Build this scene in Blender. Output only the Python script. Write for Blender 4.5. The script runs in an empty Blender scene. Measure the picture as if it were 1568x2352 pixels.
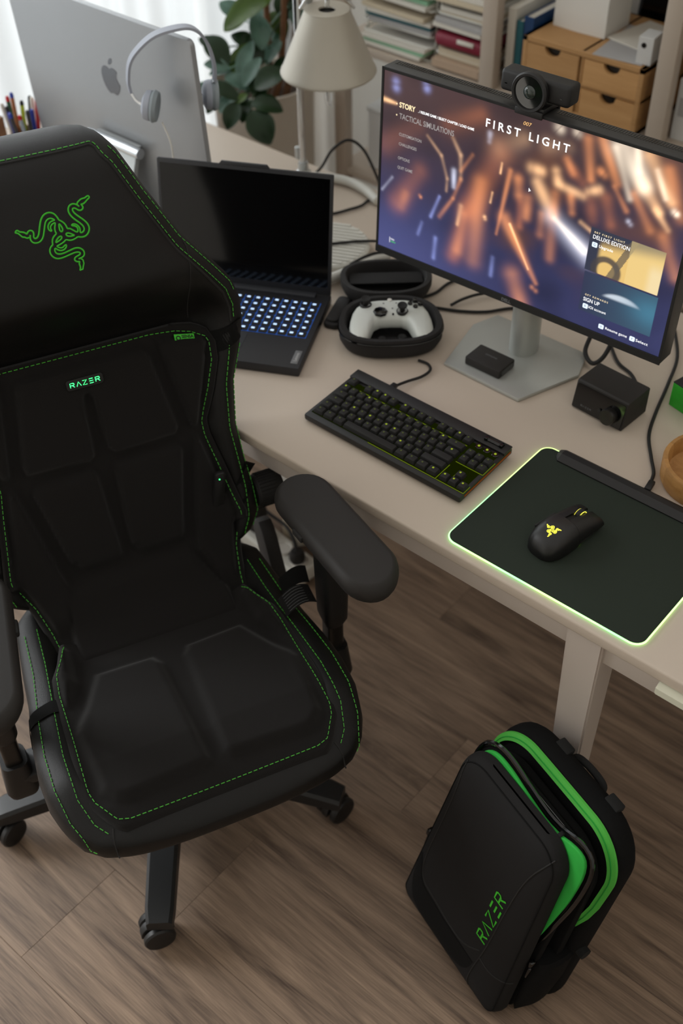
import bpy, bmesh, math, random
from mathutils import Vector, Matrix
random.seed(7)
S = bpy.context.scene
COL = S.collection
PI = math.pi

# ------------------------------------------------------------------ camera, world, light, exposure
cam_d = bpy.data.cameras.new('camera'); cam = bpy.data.objects.new('camera', cam_d); COL.objects.link(cam)
fw = Vector((-0.47621059, 0.53816233, -0.69541698)); rt = Vector((0.75907571, 0.65080157, -0.01616728)); up = Vector((-0.44387784, 0.53557317, 0.71842456))
cam.matrix_world = Matrix(((rt.x, up.x, -fw.x, 0.0), (rt.y, up.y, -fw.y, -1.0252), (rt.z, up.z, -fw.z, 2.0119), (0, 0, 0, 1)))
cam_d.sensor_fit = 'VERTICAL'; cam_d.sensor_height = 36; cam_d.sensor_width = 24
cam_d.lens = 2631.5 / 2352 * 36
cam_d.clip_start = 0.05
cam_d.dof.use_dof = True; cam_d.dof.focus_distance = 1.78; cam_d.dof.aperture_fstop = 2.8
S.camera = cam

world = bpy.data.worlds.new('world'); S.world = world; world.use_nodes = True
bg = world.node_tree.nodes['Background']; bg.inputs['Color'].default_value = (1.0, 0.955, 0.89, 1); bg.inputs['Strength'].default_value = 0.42

def area(name, loc, target, sx, sy, power, col):
    d = bpy.data.lights.new(name, 'AREA'); d.shape = 'RECTANGLE'; d.size = sx; d.size_y = sy; d.energy = power; d.color = col
    o = bpy.data.objects.new(name, d); COL.objects.link(o); o.location = loc
    o.rotation_euler = (Vector(target) - Vector(loc)).to_track_quat('-Z', 'Y').to_euler(); return o
# daylight standing outside the long window behind the sheer curtain
area('window_daylight', (-4.6, 0.0, 2.1), (-1.3, 0.0, 0.5), 5.0, 2.6, 330, (0.95, 0.98, 1.0))
S.view_settings.view_transform = 'Standard'; S.view_settings.look = 'None'; S.view_settings.gamma = 1.0
S.view_settings.use_curve_mapping = False; S.view_settings.exposure = 0.72
S.cycles.use_denoising = True
S.cycles.max_bounces = 8; S.cycles.transparent_max_bounces = 12
S.cycles.caustics_reflective = False; S.cycles.caustics_refractive = False; S.cycles.sample_clamp_indirect = 6.0

# ------------------------------------------------------------------ materials
def lin(h):
    if isinstance(h, str):
        h = h.lstrip('#'); c = [int(h[i:i+2], 16)/255 for i in (0, 2, 4)]
        return tuple(((x/12.92) if x <= .04045 else ((x+.055)/1.055)**2.4) for x in c)
    return tuple(h[:3])
MATS = {}
def mat(name, col, rough=.5, metal=0., spec=.5, emit=0., bump=0., bscale=400., alpha=None, sheen=0., coat=0., var=0., vscale=20.):
    m = bpy.data.materials.new(name); m.use_nodes = True; nt = m.node_tree; b = nt.nodes['Principled BSDF']
    c = lin(col)
    b.inputs['Base Color'].default_value = (*c, 1); b.inputs['Roughness'].default_value = rough; b.inputs['Metallic'].default_value = metal
    b.inputs['Specular IOR Level'].default_value = spec
    if sheen: b.inputs['Sheen Weight'].default_value = sheen; b.inputs['Sheen Roughness'].default_value = .5
    if coat: b.inputs['Coat Weight'].default_value = coat; b.inputs['Coat Roughness'].default_value = .08
    if emit: b.inputs['Emission Color'].default_value = (*c, 1); b.inputs['Emission Strength'].default_value = emit
    tc = None
    if bump or var:
        tc = nt.nodes.new('ShaderNodeTexCoord')
    if bump:
        n = nt.nodes.new('ShaderNodeTexNoise'); n.inputs['Scale'].default_value = bscale; n.inputs['Detail'].default_value = 2
        bp = nt.nodes.new('ShaderNodeBump'); bp.inputs['Strength'].default_value = bump; bp.inputs['Distance'].default_value = .0008
        nt.links.new(tc.outputs['Object'], n.inputs['Vector']); nt.links.new(n.outputs['Fac'], bp.inputs['Height']); nt.links.new(bp.outputs['Normal'], b.inputs['Normal'])
    if var:
        n = nt.nodes.new('ShaderNodeTexNoise'); n.inputs['Scale'].default_value = vscale; n.inputs['Detail'].default_value = 4
        r = nt.nodes.new('ShaderNodeValToRGB')
        r.color_ramp.elements[0].position = .3; r.color_ramp.elements[1].position = .7
        r.color_ramp.elements[0].color = (*[x*(1-var) for x in c], 1); r.color_ramp.elements[1].color = (*[min(1, x*(1+var)) for x in c], 1)
        nt.links.new(tc.outputs['Object'], n.inputs['Vector']); nt.links.new(n.outputs['Fac'], r.inputs['Fac']); nt.links.new(r.outputs['Color'], b.inputs['Base Color'])
    MATS[name] = m; return m
def emat(name, col, strength):
    m = bpy.data.materials.new(name); m.use_nodes = True; nt = m.node_tree; nt.nodes.clear()
    o = nt.nodes.new('ShaderNodeOutputMaterial'); e = nt.nodes.new('ShaderNodeEmission')
    e.inputs['Color'].default_value = (*lin(col), 1); e.inputs['Strength'].default_value = strength
    nt.links.new(e.outputs[0], o.inputs[0]); MATS[name] = m; return m
def wood(name, c1, c2, scale=(1.2, 16, 16), rough=.5, rnd=True, bump=.15, dist=1.2):
    m = bpy.data.materials.new(name); m.use_nodes = True; nt = m.node_tree; b = nt.nodes['Principled BSDF']
    N = nt.nodes.new; K = nt.links.new
    tc = N('ShaderNodeTexCoord'); mp = N('ShaderNodeMapping'); mp.inputs['Scale'].default_value = scale
    K(tc.outputs['Object'], mp.inputs['Vector'])
    if rnd:
        oi = N('ShaderNodeObjectInfo'); ml = N('ShaderNodeMath'); ml.operation = 'MULTIPLY'; ml.inputs[1].default_value = 37.
        cx = N('ShaderNodeCombineXYZ'); K(oi.outputs['Random'], ml.inputs[0]); K(ml.outputs[0], cx.inputs[0]); K(ml.outputs[0], cx.inputs[1]); K(cx.outputs[0], mp.inputs['Location'])
    n1 = N('ShaderNodeTexNoise'); n1.inputs['Scale'].default_value = 1.; n1.inputs['Detail'].default_value = 6; n1.inputs['Roughness'].default_value = .62; n1.inputs['Distortion'].default_value = dist
    K(mp.outputs[0], n1.inputs['Vector'])
    n2 = N('ShaderNodeTexNoise'); n2.inputs['Scale'].default_value = 5.; n2.inputs['Detail'].default_value = 3
    mp2 = N('ShaderNodeMapping'); mp2.inputs['Scale'].default_value = (scale[0]*1.5, scale[1]*3, scale[2]*3); K(tc.outputs['Object'], mp2.inputs['Vector']); K(mp2.outputs[0], n2.inputs['Vector'])
    mx = N('ShaderNodeMix'); mx.data_type = 'FLOAT'; mx.inputs[0].default_value = .3; K(n1.outputs['Fac'], mx.inputs[2]); K(n2.outputs['Fac'], mx.inputs[3])
    r = N('ShaderNodeValToRGB'); r.color_ramp.elements[0].position = .33; r.color_ramp.elements[1].position = .66
    r.color_ramp.elements[0].color = (*lin(c2), 1); r.color_ramp.elements[1].color = (*lin(c1), 1)
    K(mx.outputs[0], r.inputs['Fac'])
    if rnd:
        hs = N('ShaderNodeHueSaturation'); mr = N('ShaderNodeMapRange'); mr.inputs[3].default_value = .88; mr.inputs[4].default_value = 1.1
        K(oi.outputs['Random'], mr.inputs[0]); K(mr.outputs[0], hs.inputs['Value']); K(r.outputs['Color'], hs.inputs['Color']); K(hs.outputs['Color'], b.inputs['Base Color'])
    else:
        K(r.outputs['Color'], b.inputs['Base Color'])
    b.inputs['Roughness'].default_value = rough
    bp = N('ShaderNodeBump'); bp.inputs['Strength'].default_value = bump; bp.inputs['Distance'].default_value = .001
    K(mx.outputs[0], bp.inputs['Height']); K(bp.outputs['Normal'], b.inputs['Normal'])
    MATS[name] = m; return m

mat('leather', '#100f0e', .52, bump=.35, bscale=900, spec=.3)
mat('leather_panel', '#201f1e', .6, bump=.3, bscale=700, spec=.35)
mat('pad_fabric', '#171514', .88, bump=.5, bscale=1500, spec=.2, sheen=.12)
mat('black_plastic', '#161515', .5, bump=.12, bscale=1500)
mat('black_matte', '#191817', .75)
mat('black_web', '#121211', .9)
mat('soft_black', '#201d1b', .62, bump=.25, bscale=1800)
mat('gloss_black', '#060607', .12, spec=.6)
mat('screen_off', '#050506', .09, spec=.45)
mat('dark_metal', '#3b3937', .35, metal=.8)
mat('chair_base', '#191a1b', .45)
mat('green_thread', '#4cae38', .6)
mat('green_print', '#3fc42a', .55)
emat('green_led', '#3cff78', 2.2)
mat('green_cloth', '#4fb842', .7, bump=.3, bscale=500)
mat('green_lining', '#25a83a', .75, var=.1, vscale=30)
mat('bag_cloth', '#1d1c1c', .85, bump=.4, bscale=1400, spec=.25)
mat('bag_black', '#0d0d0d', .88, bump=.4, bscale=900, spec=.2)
mat('desk_white', '#c6b8a9', .42, bump=.04, bscale=300)
mat('desk_edge', '#c8bcb2', .5)
mat('white_plastic', '#d9d8d0', .4)
mat('white_matte', '#dcd9d2', .8)
mat('controller_white', '#d4d8d2', .45)
mat('alu', '#c3c6c6', .34, metal=.55)
mat('imac_silver', '#a3a6aa', .36, metal=.3)
mat('imac_logo', '#6d7076', .25, metal=.5)
mat('chrome', '#d8dadc', .12, metal=1.)
mat('lamp_alu', '#b9b3a6', .42, metal=.35)
mat('stand_silver', '#b4b6b2', .38, metal=.45)
mat('headphone_grey', '#a9afbc', .55)
mat('headphone_pad', '#96a0a6', .8)
mat('wall_paint', '#cfcbc3', .85)
mat('shelf_white', '#b5a798', .55)
mat('paper', '#d8d3c8', .85)
mat('red_folder', '#7d1730', .55)
mat('blue_book', '#123a66', .6)
mat('teal_book', '#24616a', .6)
mat('green_paper', '#8fbf9c', .8)
mat('tan_card', '#b8957a', .85)
mat('brown_card', '#7a5a40', .85)
mat('plant_pot', '#c9c0b2', .6, var=.06, vscale=6)
mat('soil', '#3a2c22', .95)
mat('stem_brown', '#6f4c30', .8, var=.25, vscale=40)
mat('yellow_led_dim', '#a8d020', .5, emit=.5)
mat('grey_print', '#6f7072', .6)
mat('light_print', '#c9c9c6', .6)
mat('bracket_cream', '#cfcdb8', .5)
mat('glass_lens', '#0b0f0e', .04, spec=.8, coat=1.)
mat('lens_green', '#28332f', .08, spec=.8)
wood('floor_wood', '#a68d77', '#55453a', scale=(1.9, 26, 26), rough=.5)
wood('bamboo', '#c99f63', '#a87a45', scale=(3, 30, 30), rough=.45)
wood('drawer_wood', '#c79a66', '#b08350', scale=(2, 2, 30), rough=.6, bump=.05, dist=.4)
wood('bowl_wood', '#b98a50', '#9a6c38', scale=(14, 14, 60), rough=.5, dist=.6)

# ------------------------------------------------------------------ mesh helpers
def M_(m): return MATS[m] if isinstance(m, str) else m
def obj(name, bm, m, parent=None, smooth=True, kind=None, label=None, angle=35):
    me = bpy.data.meshes.new(name)
    bmesh.ops.recalc_face_normals(bm, faces=bm.faces)
    bm.to_mesh(me); bm.free()
    ms = m if isinstance(m, (list, tuple)) else [m]
    for x in ms: me.materials.append(M_(x))
    if smooth:
        me.polygons.foreach_set('use_smooth', [True]*len(me.polygons))
        try: me.set_sharp_from_angle(angle=math.radians(angle))
        except Exception: pass
    o = bpy.data.objects.new(name, me); COL.objects.link(o)
    if parent is not None: o.parent = parent
    if kind: o['kind'] = kind
    if label: o['label'] = label
    return o
def tag(o, label, cat, group=None):
    o['label'] = label; o['category'] = cat
    if group: o['group'] = group
    return o
def thing(name, label, cat, loc=(0, 0, 0), rot=0., group=None):
    o = bpy.data.objects.new(name, None); COL.objects.link(o); o.location = loc
    o.rotation_euler = rot if isinstance(rot, (tuple, list)) else (0, 0, rot)
    o.empty_display_size = .05
    return tag(o, label, cat, group)
def struct(o): o['kind'] = 'structure'; return o
def B(): return bmesh.new()
def add(bm, verts, faces, mi=0):
    vs = [bm.verts.new(v) for v in verts]; out = []
    for f in faces:
        try:
            F = bm.faces.new([vs[i] for i in f]); F.material_index = mi; out.append(F)
        except ValueError: pass
    return vs, out
def box(bm, c, s, bev=0., seg=2, rot=None, mi=0):
    t = B(); bmesh.ops.create_cube(t, size=1.); bmesh.ops.scale(t, vec=Vector(s), verts=t.verts)
    if bev: bmesh.ops.bevel(t, geom=t.edges[:], offset=bev, segments=seg, profile=.5, affect='EDGES', clamp_overlap=True)
    if rot is not None: bmesh.ops.rotate(t, cent=(0, 0, 0), matrix=rot if isinstance(rot, Matrix) else Matrix.Rotation(rot, 3, 'Z'), verts=t.verts)
    bmesh.ops.translate(t, vec=Vector(c), verts=t.verts); join(bm, t, mi); return bm
def join(bm, t, mi=0):
    mp = {v: bm.verts.new(v.co) for v in t.verts}
    for f in t.faces:
        try:
            F = bm.faces.new([mp[v] for v in f.verts]); F.material_index = mi
        except ValueError: pass
    t.free(); return bm
def prism(bm, pts, z0, z1, bev=0., seg=2, mat4=None, top_scale=None, mi=0):
    t = B(); n = len(pts)
    lo = [t.verts.new((p[0], p[1], z0)) for p in pts]; hi = [t.verts.new((p[0], p[1], z1)) for p in pts]
    t.faces.new(lo[::-1]); t.faces.new(hi)
    for i in range(n): t.faces.new((lo[i], lo[(i+1) % n], hi[(i+1) % n], hi[i]))
    bmesh.ops.recalc_face_normals(t, faces=t.faces)
    if bev:
        es = [e for e in t.edges if abs(e.verts[0].co.z - e.verts[1].co.z) < 1e-9]
        bmesh.ops.bevel(t, geom=es, offset=bev, segments=seg, profile=.5, affect='EDGES', clamp_overlap=True)
    if mat4 is not None: bmesh.ops.transform(t, matrix=mat4, verts=t.verts)
    return join(bm, t, mi)
def rrect(w, h, r, n=6, cx=0, cy=0):
    out = []
    for (sx, sy, a0) in ((1, 1, 0), (-1, 1, 90), (-1, -1, 180), (1, -1, 270)):
        for i in range(n+1):
            a = math.radians(a0 + 90*i/n); out.append((cx + sx*(w/2-r) + r*math.cos(a), cy + sy*(h/2-r) + r*math.sin(a)))
    return out
def ellipse(a, b, n=32, cx=0, cy=0): return [(cx+a*math.cos(2*PI*i/n), cy+b*math.sin(2*PI*i/n)) for i in range(n)]
def smooth(pts, it=2, closed=False):
    pts = [Vector(p) for p in pts]
    for _ in range(it):
        q = []; n = len(pts)
        rng = range(n) if closed else range(n-1)
        if not closed: q.append(pts[0])
        for i in rng:
            a, b = pts[i], pts[(i+1) % n]; q += [a*.75+b*.25, a*.25+b*.75]
        if not closed: q.append(pts[-1])
        pts = q
    return pts
def catmull(pts, k=6):
    P = [Vector(p) for p in pts]; P = [P[0]*2-P[1]] + P + [P[-1]*2-P[-2]]; out = []
    for i in range(1, len(P)-2):
        for j in range(k):
            t = j/k; a, b, c, d = P[i-1], P[i], P[i+1], P[i+2]
            out.append(.5*((2*b) + (c-a)*t + (2*a-5*b+4*c-d)*t*t + (3*b-a-3*c+d)*t**3))
    out.append(P[-2]); return out
def tube(bm, pts, r, n=8, closed=False, cap=True, mi=0):
    pts = [Vector(p) for p in pts]; m = len(pts)
    if m < 2: return bm
    prev = None; rings = []
    for i, p in enumerate(pts):
        a = pts[i-1] if (i > 0 or closed) else p; b = pts[(i+1) % m] if (i < m-1 or closed) else p
        d = (b-a)
        if d.length < 1e-9: d = Vector((0, 0, 1))
        d.normalize()
        if prev is None:
            x = d.orthogonal().normalized()
        else:
            x = prev - d*prev.dot(d)
            x = x.normalized() if x.length > 1e-6 else d.orthogonal().normalized()
        prev = x; y = d.cross(x)
        rr = r(i/(m-1)) if callable(r) else (r[i] if isinstance(r, (list, tuple)) else r)
        rings.append([bm.verts.new(p + (x*math.cos(2*PI*k/n) + y*math.sin(2*PI*k/n))*rr) for k in range(n)])
    for i in range(m if closed else m-1):
        A, Bq = rings[i], rings[(i+1) % m]
        for k in range(n):
            f = bm.faces.new((A[k], A[(k+1) % n], Bq[(k+1) % n], Bq[k])); f.material_index = mi
    if cap and not closed:
        bm.faces.new(rings[0][::-1]).material_index = mi; bm.faces.new(rings[-1]).material_index = mi
    return bm
def cyl(bm, a, b, r, r2=None, n=20, mi=0): 
    r2 = r if r2 is None else r2
    return tube(bm, [a, b], [r, r2], n=n, mi=mi)
def lathe(bm, prof, n=40, mat4=None, mi=0, cap0=True, cap1=True):
    t = B(); rings = []
    for (r, z) in prof:
        rings.append([t.verts.new((max(r, 1e-5)*math.cos(2*PI*k/n), max(r, 1e-5)*math.sin(2*PI*k/n), z)) for k in range(n)])
    for i in range(len(rings)-1):
        for k in range(n): t.faces.new((rings[i][k], rings[i][(k+1) % n], rings[i+1][(k+1) % n], rings[i+1][k]))
    if cap0: t.faces.new(rings[0][::-1])
    if cap1: t.faces.new(rings[-1])
    if mat4 is not None: bmesh.ops.transform(t, matrix=mat4, verts=t.verts)
    return join(bm, t, mi)
def loft(bm, secs, cap=True, mi=0):
    R = [[bm.verts.new(p) for p in s] for s in secs]; n = len(R[0])
    for i in range(len(R)-1):
        for k in range(n):
            f = bm.faces.new((R[i][k], R[i][(k+1) % n], R[i+1][(k+1) % n], R[i+1][k])); f.material_index = mi
    if cap: bm.faces.new(R[0][::-1]).material_index = mi; bm.faces.new(R[-1]).material_index = mi
    return bm
def ribbon(bm, pts, w, nrm, closed=False, lift=0.):
    """flat stroke of width w following pts, lying square to nrm"""
    pts = [Vector(p) for p in pts]; m = len(pts); nrm = Vector(nrm).normalized(); L = []; Rr = []
    for i, p in enumerate(pts):
        a = pts[i-1] if (i > 0 or closed) else p; b = pts[(i+1) % m] if (i < m-1 or closed) else p
        d = b-a; d = d.normalized() if d.length > 1e-9 else Vector((1, 0, 0)); s = d.cross(nrm).normalized()*(w/2)
        L.append(bm.verts.new(p+s+nrm*lift)); Rr.append(bm.verts.new(p-s+nrm*lift))
    for i in range(m if closed else m-1):
        j = (i+1) % m; bm.faces.new((L[i], L[j], Rr[j], Rr[i]))
    return bm
def interp(tab, x):
    if x <= tab[0][0]: return tab[0][1]
    for (a, va), (b, vb) in zip(tab, tab[1:]):
        if x <= b: return va + (vb-va)*(x-a)/(b-a)
    return tab[-1][1]
def sstep(a, b, x):
    t = max(0., min(1., (x-a)/(b-a))); return t*t*(3-2*t)
def sdf_poly(p, poly):
    """positive inside"""
    x, y = p; d = 1e9; ins = False; n = len(poly)
    for i in range(n):
        ax, ay = poly[i]; bx, by = poly[(i+1) % n]
        ex, ey = bx-ax, by-ay; l = ex*ex+ey*ey; t = max(0, min(1, ((x-ax)*ex+(y-ay)*ey)/l)) if l else 0
        d = min(d, (x-ax-t*ex)**2+(y-ay-t*ey)**2)
        if (ay > y) != (by > y) and x < (bx-ax)*(y-ay)/(by-ay)+ax: ins = not ins
    d = math.sqrt(d); return d if ins else -d
def dashes(bm, pts, dash=.0065, gap=.0028, r=.0008):
    pts = [Vector(p) for p in pts]; on = True; left = dash; cur = [pts[0]]
    for a, b in zip(pts, pts[1:]):
        seg = (b-a).length
        if seg < 1e-9: continue
        d = (b-a)/seg; pos = 0.
        while seg-pos > left:
            pos += left; p = a+d*pos
            if on: cur.append(p); tube(bm, cur, r, n=4)
            on = not on; left = dash if on else gap; cur = [p]
        left -= seg-pos
        if on: cur.append(b)
    return bm
def text(name, s, size, m, parent, mat4, extrude=.0002, align='LEFT', shear=0., space=1.0, bold=0., sx=1.0, label=None):
    c = bpy.data.curves.new(name, 'FONT'); c.body = s; c.size = size; c.extrude = extrude; c.align_x = align; c.align_y = 'CENTER'; c.shear = shear; c.space_character = space
    c.offset = bold; c.resolution_u = 3
    o = bpy.data.objects.new(name+'_tmp', c); COL.objects.link(o)
    dg = bpy.context.evaluated_depsgraph_get(); me = bpy.data.meshes.new_from_object(o.evaluated_get(dg))
    bpy.data.objects.remove(o); me.name = name; me.materials.clear(); me.materials.append(M_(m))
    q = bpy.data.objects.new(name, me); COL.objects.link(q); me.transform(mat4 @ Matrix.Diagonal((sx, 1, 1, 1))); q.parent = parent
    if label: q['label'] = label
    return q
def frame(o, x, y, z=None):
    """4x4 with columns x, y, z at origin o"""
    x = Vector(x).normalized(); y = Vector(y).normalized(); z = x.cross(y).normalized() if z is None else Vector(z)
    return Matrix(((x.x, y.x, z.x, o[0]), (x.y, y.y, z.y, o[1]), (x.z, y.z, z.z, o[2]), (0, 0, 0, 1)))
RAZ = [[(0, 0), (0, 1), (.62, 1), (.72, .9), (.72, .62), (.62, .52), (.06, .52)], [(.38, .52), (.74, 0)],
       [(1.15, 0), (1.55, 1), (1.95, 0)], [(2.3, 1), (3.05, 1), (2.3, 0), (3.05, 0)],
       [(3.5, 1), (4.2, 1)], [(3.5, .5), (4.2, .5)], [(3.5, 0), (4.2, 0)],
       [(4.65, 0), (4.65, 1), (5.27, 1), (5.37, .9), (5.37, .62), (5.27, .52), (4.7, .52)], [(5.03, .52), (5.4, 0)]]
def wordmark(bm, fr, h, stroke=.15, gap=1.0):
    for s in RAZ:
        pts = [fr @ Vector(((x-2.7)*h*gap, (y-.5)*h, 0)) for x, y in s]
        ribbon(bm, pts, stroke*h, fr.to_3x3() @ Vector((0, 0, 1)), lift=.0004)
    return bm
# outline of the three-snake emblem, traced in a 0..1568 square
EMB = [
 [(90,790),(120,752),(165,785),(210,785),(260,795),(290,822),(310,775),(350,752),(395,765),(415,810),(405,870),(435,898),(480,870),(505,800),(520,680),(540,580),(580,500),(640,455),(710,440),(780,460),(830,510),(865,568)],
 [(865,568),(920,590),(980,640),(1015,715)],[(1015,715),(1060,710),(1110,735),(1190,780),(1210,740),(1195,690),(1150,665),(1095,662),(1100,640),(1150,632),(1210,660),(1245,710),(1245,790),(1300,770),(1325,720),(1300,660),(1240,610),(1140,545),(1070,480),(1035,410),(1045,340),(1090,295),(1150,285),(1205,305),(1240,332)],
 [(1205,305),(1203,270),(1250,225),(1280,200),(1350,185),(1395,148),(1425,150),(1435,180),(1395,210),(1345,265),(1310,290),(1270,292),(1305,325),(1310,365),(1270,400),(1220,395),(1160,358),(1120,365),(1115,400),(1150,450),(1230,505),(1330,570),(1390,630),(1418,700),(1400,780),(1350,840),(1280,862),(1200,855)],
 [(1200,855),(1130,900),(1060,920),(985,905)],[(985,905),(930,960),(815,1022)],[(815,1022),(860,1050),(920,1050),(965,1000),(990,995),(990,1030),(960,1075),(900,1100),(840,1090),(785,1055)],
 [(785,1055),(775,1100),(800,1145),(850,1162),(930,1150),(1050,1095),(1150,1050),(1230,1048),(1300,1090),(1322,1150),(1300,1210),(1210,1248)],
 [(1250,1240),(1290,1260),(1300,1300),(1310,1325),(1295,1390),(1290,1440),(1270,1435),(1245,1455),(1240,1440),(1250,1400),(1220,1330),(1235,1290),(1190,1300),(1145,1280),(1135,1240),(1165,1205),(1220,1180),(1245,1150),(1225,1125),(1160,1125),(1060,1165),(950,1215),(850,1245),(770,1230),(710,1180),(685,1110),(700,1045),(745,995)],
 [(745,995),(735,940),(750,870),(815,800)],[(815,800),(790,760),(785,700),(800,615)],[(800,615),(750,630),(710,680),(715,730),(735,750),(715,765),(675,735),(665,680),(690,620),(740,585),(790,572)],
 [(790,572),(740,540),(680,545),(630,590),(610,660),(595,770),(575,870),(530,940),(460,972),(390,965),(345,910),(350,830)],
 [(335,870),(310,885),(280,885),(250,868),(220,875),(180,845),(140,808),(90,800),(90,790)],
 [(865,630),(900,665),(930,720),(925,760),(900,770),(875,745),(865,690),(865,630)],[(1140,828),(1080,845),(1010,845),(985,815),(1000,790),(1050,790),(1140,828)],[(800,960),(815,910),(860,855),(905,845),(910,880),(870,920),(800,960)]]
def cable(name, pts, r, m, label, cat='cable', group=None, k=8, n=8):
    o = obj(name, tube(B(), catmull(pts, k), r, n=n), m); return tag(o, label, cat, group)
# ------------------------------------------------------------------ the room
ZD = .74
CAM_SC = 1.03                                   # desk and everything on it scaled by this about the camera position
def cam_pt(p): return Vector((p[0]*CAM_SC, p[1]*CAM_SC+.0308, p[2]*CAM_SC-.0604))
def cam_scale(o):
    o.location = cam_pt(o.location); o.scale = (CAM_SC, CAM_SC, CAM_SC); return o
fl = B(); box(fl, (-.9, .1, -.03), (4.2, 4.2, .04)); floor = struct(obj('floor', fl, 'brown_card', smooth=False))
PW = .225; rows = []
y = -.268 - PW*8
k = 0
joint = {-1: -.91, 3: -.975}
pm = {}
while y < 1.9:
    ri = round((y + .268)/PW)
    off = joint.get(ri, -3 + (k*.53) % 1.25) ; x = off
    while x > -3: x -= 1.25
    while x < 1.2:
        x0, x1 = max(x, -3.0), min(x+1.25, 1.2)
        if x1-x0 > .05:
            key = round(x1-x0, 3)
            if key not in pm:
                t = B(); box(t, (0, 0, -.005), (x1-x0-.0005, PW-.0005, .01), bev=.0004, seg=1)
                o = obj('plank', t, 'floor_wood', floor, smooth=False); pm[key] = o.data
            else:
                o = bpy.data.objects.new('plank', pm[key]); COL.objects.link(o); o.parent = floor
            o.location = ((x0+x1)/2, y+PW/2, 0)
        x += 1.25
    y += PW; k += 1

XW = -2.66; YB = 1.74
w = B(); box(w, ((XW+1.2)/2, YB+.06, 1.3), (1.2-XW+.2, .12, 2.7)); struct(obj('wall_back', w, 'wall_paint', smooth=False))
w = B()
WY0, WY1, WZ0, WZ1 = -1.92, 1.5, .12, 2.4
CY0 = -.75                                  # the curtain is drawn from here
box(w, (XW-.06, (WY1+YB)/2, 1.3), (.12, YB-WY1, 2.7)); box(w, (XW-.06, (WY0-2.)/2, 1.3), (.12, WY0+2., 2.7))
box(w, (XW-.06, (WY0+WY1)/2, (WZ0-.05)/2), (.12, WY1-WY0, WZ0+.05)); box(w, (XW-.06, (WY0+WY1)/2, (WZ1+2.65)/2), (.12, WY1-WY0, 2.65-WZ1))
struct(obj('wall_left', w, 'wall_paint', smooth=False))

bb = B(); box(bb, ((XW+1.2)/2, YB-.006, .04), (1.2-XW, .012, .08), bev=.003); struct(obj('baseboard_back', bb, 'white_matte'))
gm = bpy.data.materials.new('window_glass'); gm.use_nodes = True; nt = gm.node_tree; nt.nodes.clear()
o_ = nt.nodes.new('ShaderNodeOutputMaterial'); mxs = nt.nodes.new('ShaderNodeMixShader'); tr = nt.nodes.new('ShaderNodeBsdfTransparent'); gl = nt.nodes.new('ShaderNodeBsdfGlossy'); gl.inputs['Roughness'].default_value = .02
mxs.inputs[0].default_value = .05; nt.links.new(tr.outputs[0], mxs.inputs[1]); nt.links.new(gl.outputs[0], mxs.inputs[2]); nt.links.new(mxs.outputs[0], o_.inputs[0]); MATS['window_glass'] = gm
wn = struct(bpy.data.objects.new('window_1', None)); COL.objects.link(wn)
f = B(); hh = (WZ1-WZ0); ym = (WY0+WY1)/2
for yy in (WY0+.03, WY0+(WY1-WY0)/3, WY0+2*(WY1-WY0)/3, WY1-.03): box(f, (XW-.06, yy, (WZ0+WZ1)/2), (.06, .06, hh), bev=.005)
for zz in (WZ0+.03, WZ1-.03): box(f, (XW-.06, ym, zz), (.058, WY1-WY0, .06), bev=.005)
obj('window_frame', f, 'white_matte', wn)
for i in range(3):
    a = WY0+(WY1-WY0)/3*i; p = B(); box(p, (XW-.06, a+(WY1-WY0)/6, (WZ0+WZ1)/2), (.006, (WY1-WY0)/3-.07, hh-.12)); obj('pane', p, 'window_glass', wn, smooth=False)
# sheer curtain
cm = bpy.data.materials.new('sheer'); cm.use_nodes = True; nt = cm.node_tree; nt.nodes.clear()
o_ = nt.nodes.new('ShaderNodeOutputMaterial'); m1 = nt.nodes.new('ShaderNodeMixShader'); m2 = nt.nodes.new('ShaderNodeMixShader')
tl = nt.nodes.new('ShaderNodeBsdfTranslucent'); df = nt.nodes.new('ShaderNodeBsdfDiffuse'); tr = nt.nodes.new('ShaderNodeBsdfTransparent')
tl.inputs[0].default_value = (.33, .345, .35, 1); df.inputs[0].default_value = (.8, .82, .83, 1)
m1.inputs[0].default_value = .35; m2.inputs[0].default_value = .12
nt.links.new(tl.outputs[0], m1.inputs[1]); nt.links.new(df.outputs[0], m1.inputs[2]); nt.links.new(m1.outputs[0], m2.inputs[1]); nt.links.new(tr.outputs[0], m2.inputs[2]); nt.links.new(m2.outputs[0], o_.inputs[0]); MATS['sheer'] = cm
c = B(); ny = 420; vz = [.02, .6, 1.3, 2.0, 2.55]; grid = []
rr = random.Random(3); ph = [rr.uniform(0, 6) for _ in range(6)]
for z in vz:
    row = []
    for i in range(ny+1):
        y = CY0 + (1.66-CY0)*i/ny
        a = .6+.4*math.sin(y*2.3+ph[0])
        x = XW+.13+.022*a*math.sin(y*62+1.4*math.sin(y*9+ph[1]))+.012*math.sin(y*27+ph[2]+z*.3)
        row.append(c.verts.new((x, y, z)))
    grid.append(row)
for i in range(len(vz)-1):
    for j in range(ny): c.faces.new((grid[i][j], grid[i][j+1], grid[i+1][j+1], grid[i+1][j]))
tag(obj('sheer_curtain', c, 'sheer'), 'white sheer curtain hanging in folds across the bright window', 'curtain')
c = B(); cyl(c, (XW+.13, CY0-.1, 2.57), (XW+.13, 1.7, 2.57), .012); tag(obj('curtain_rod', c, 'white_matte'), 'slim white rod carrying the sheer curtain', 'rod')

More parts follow.
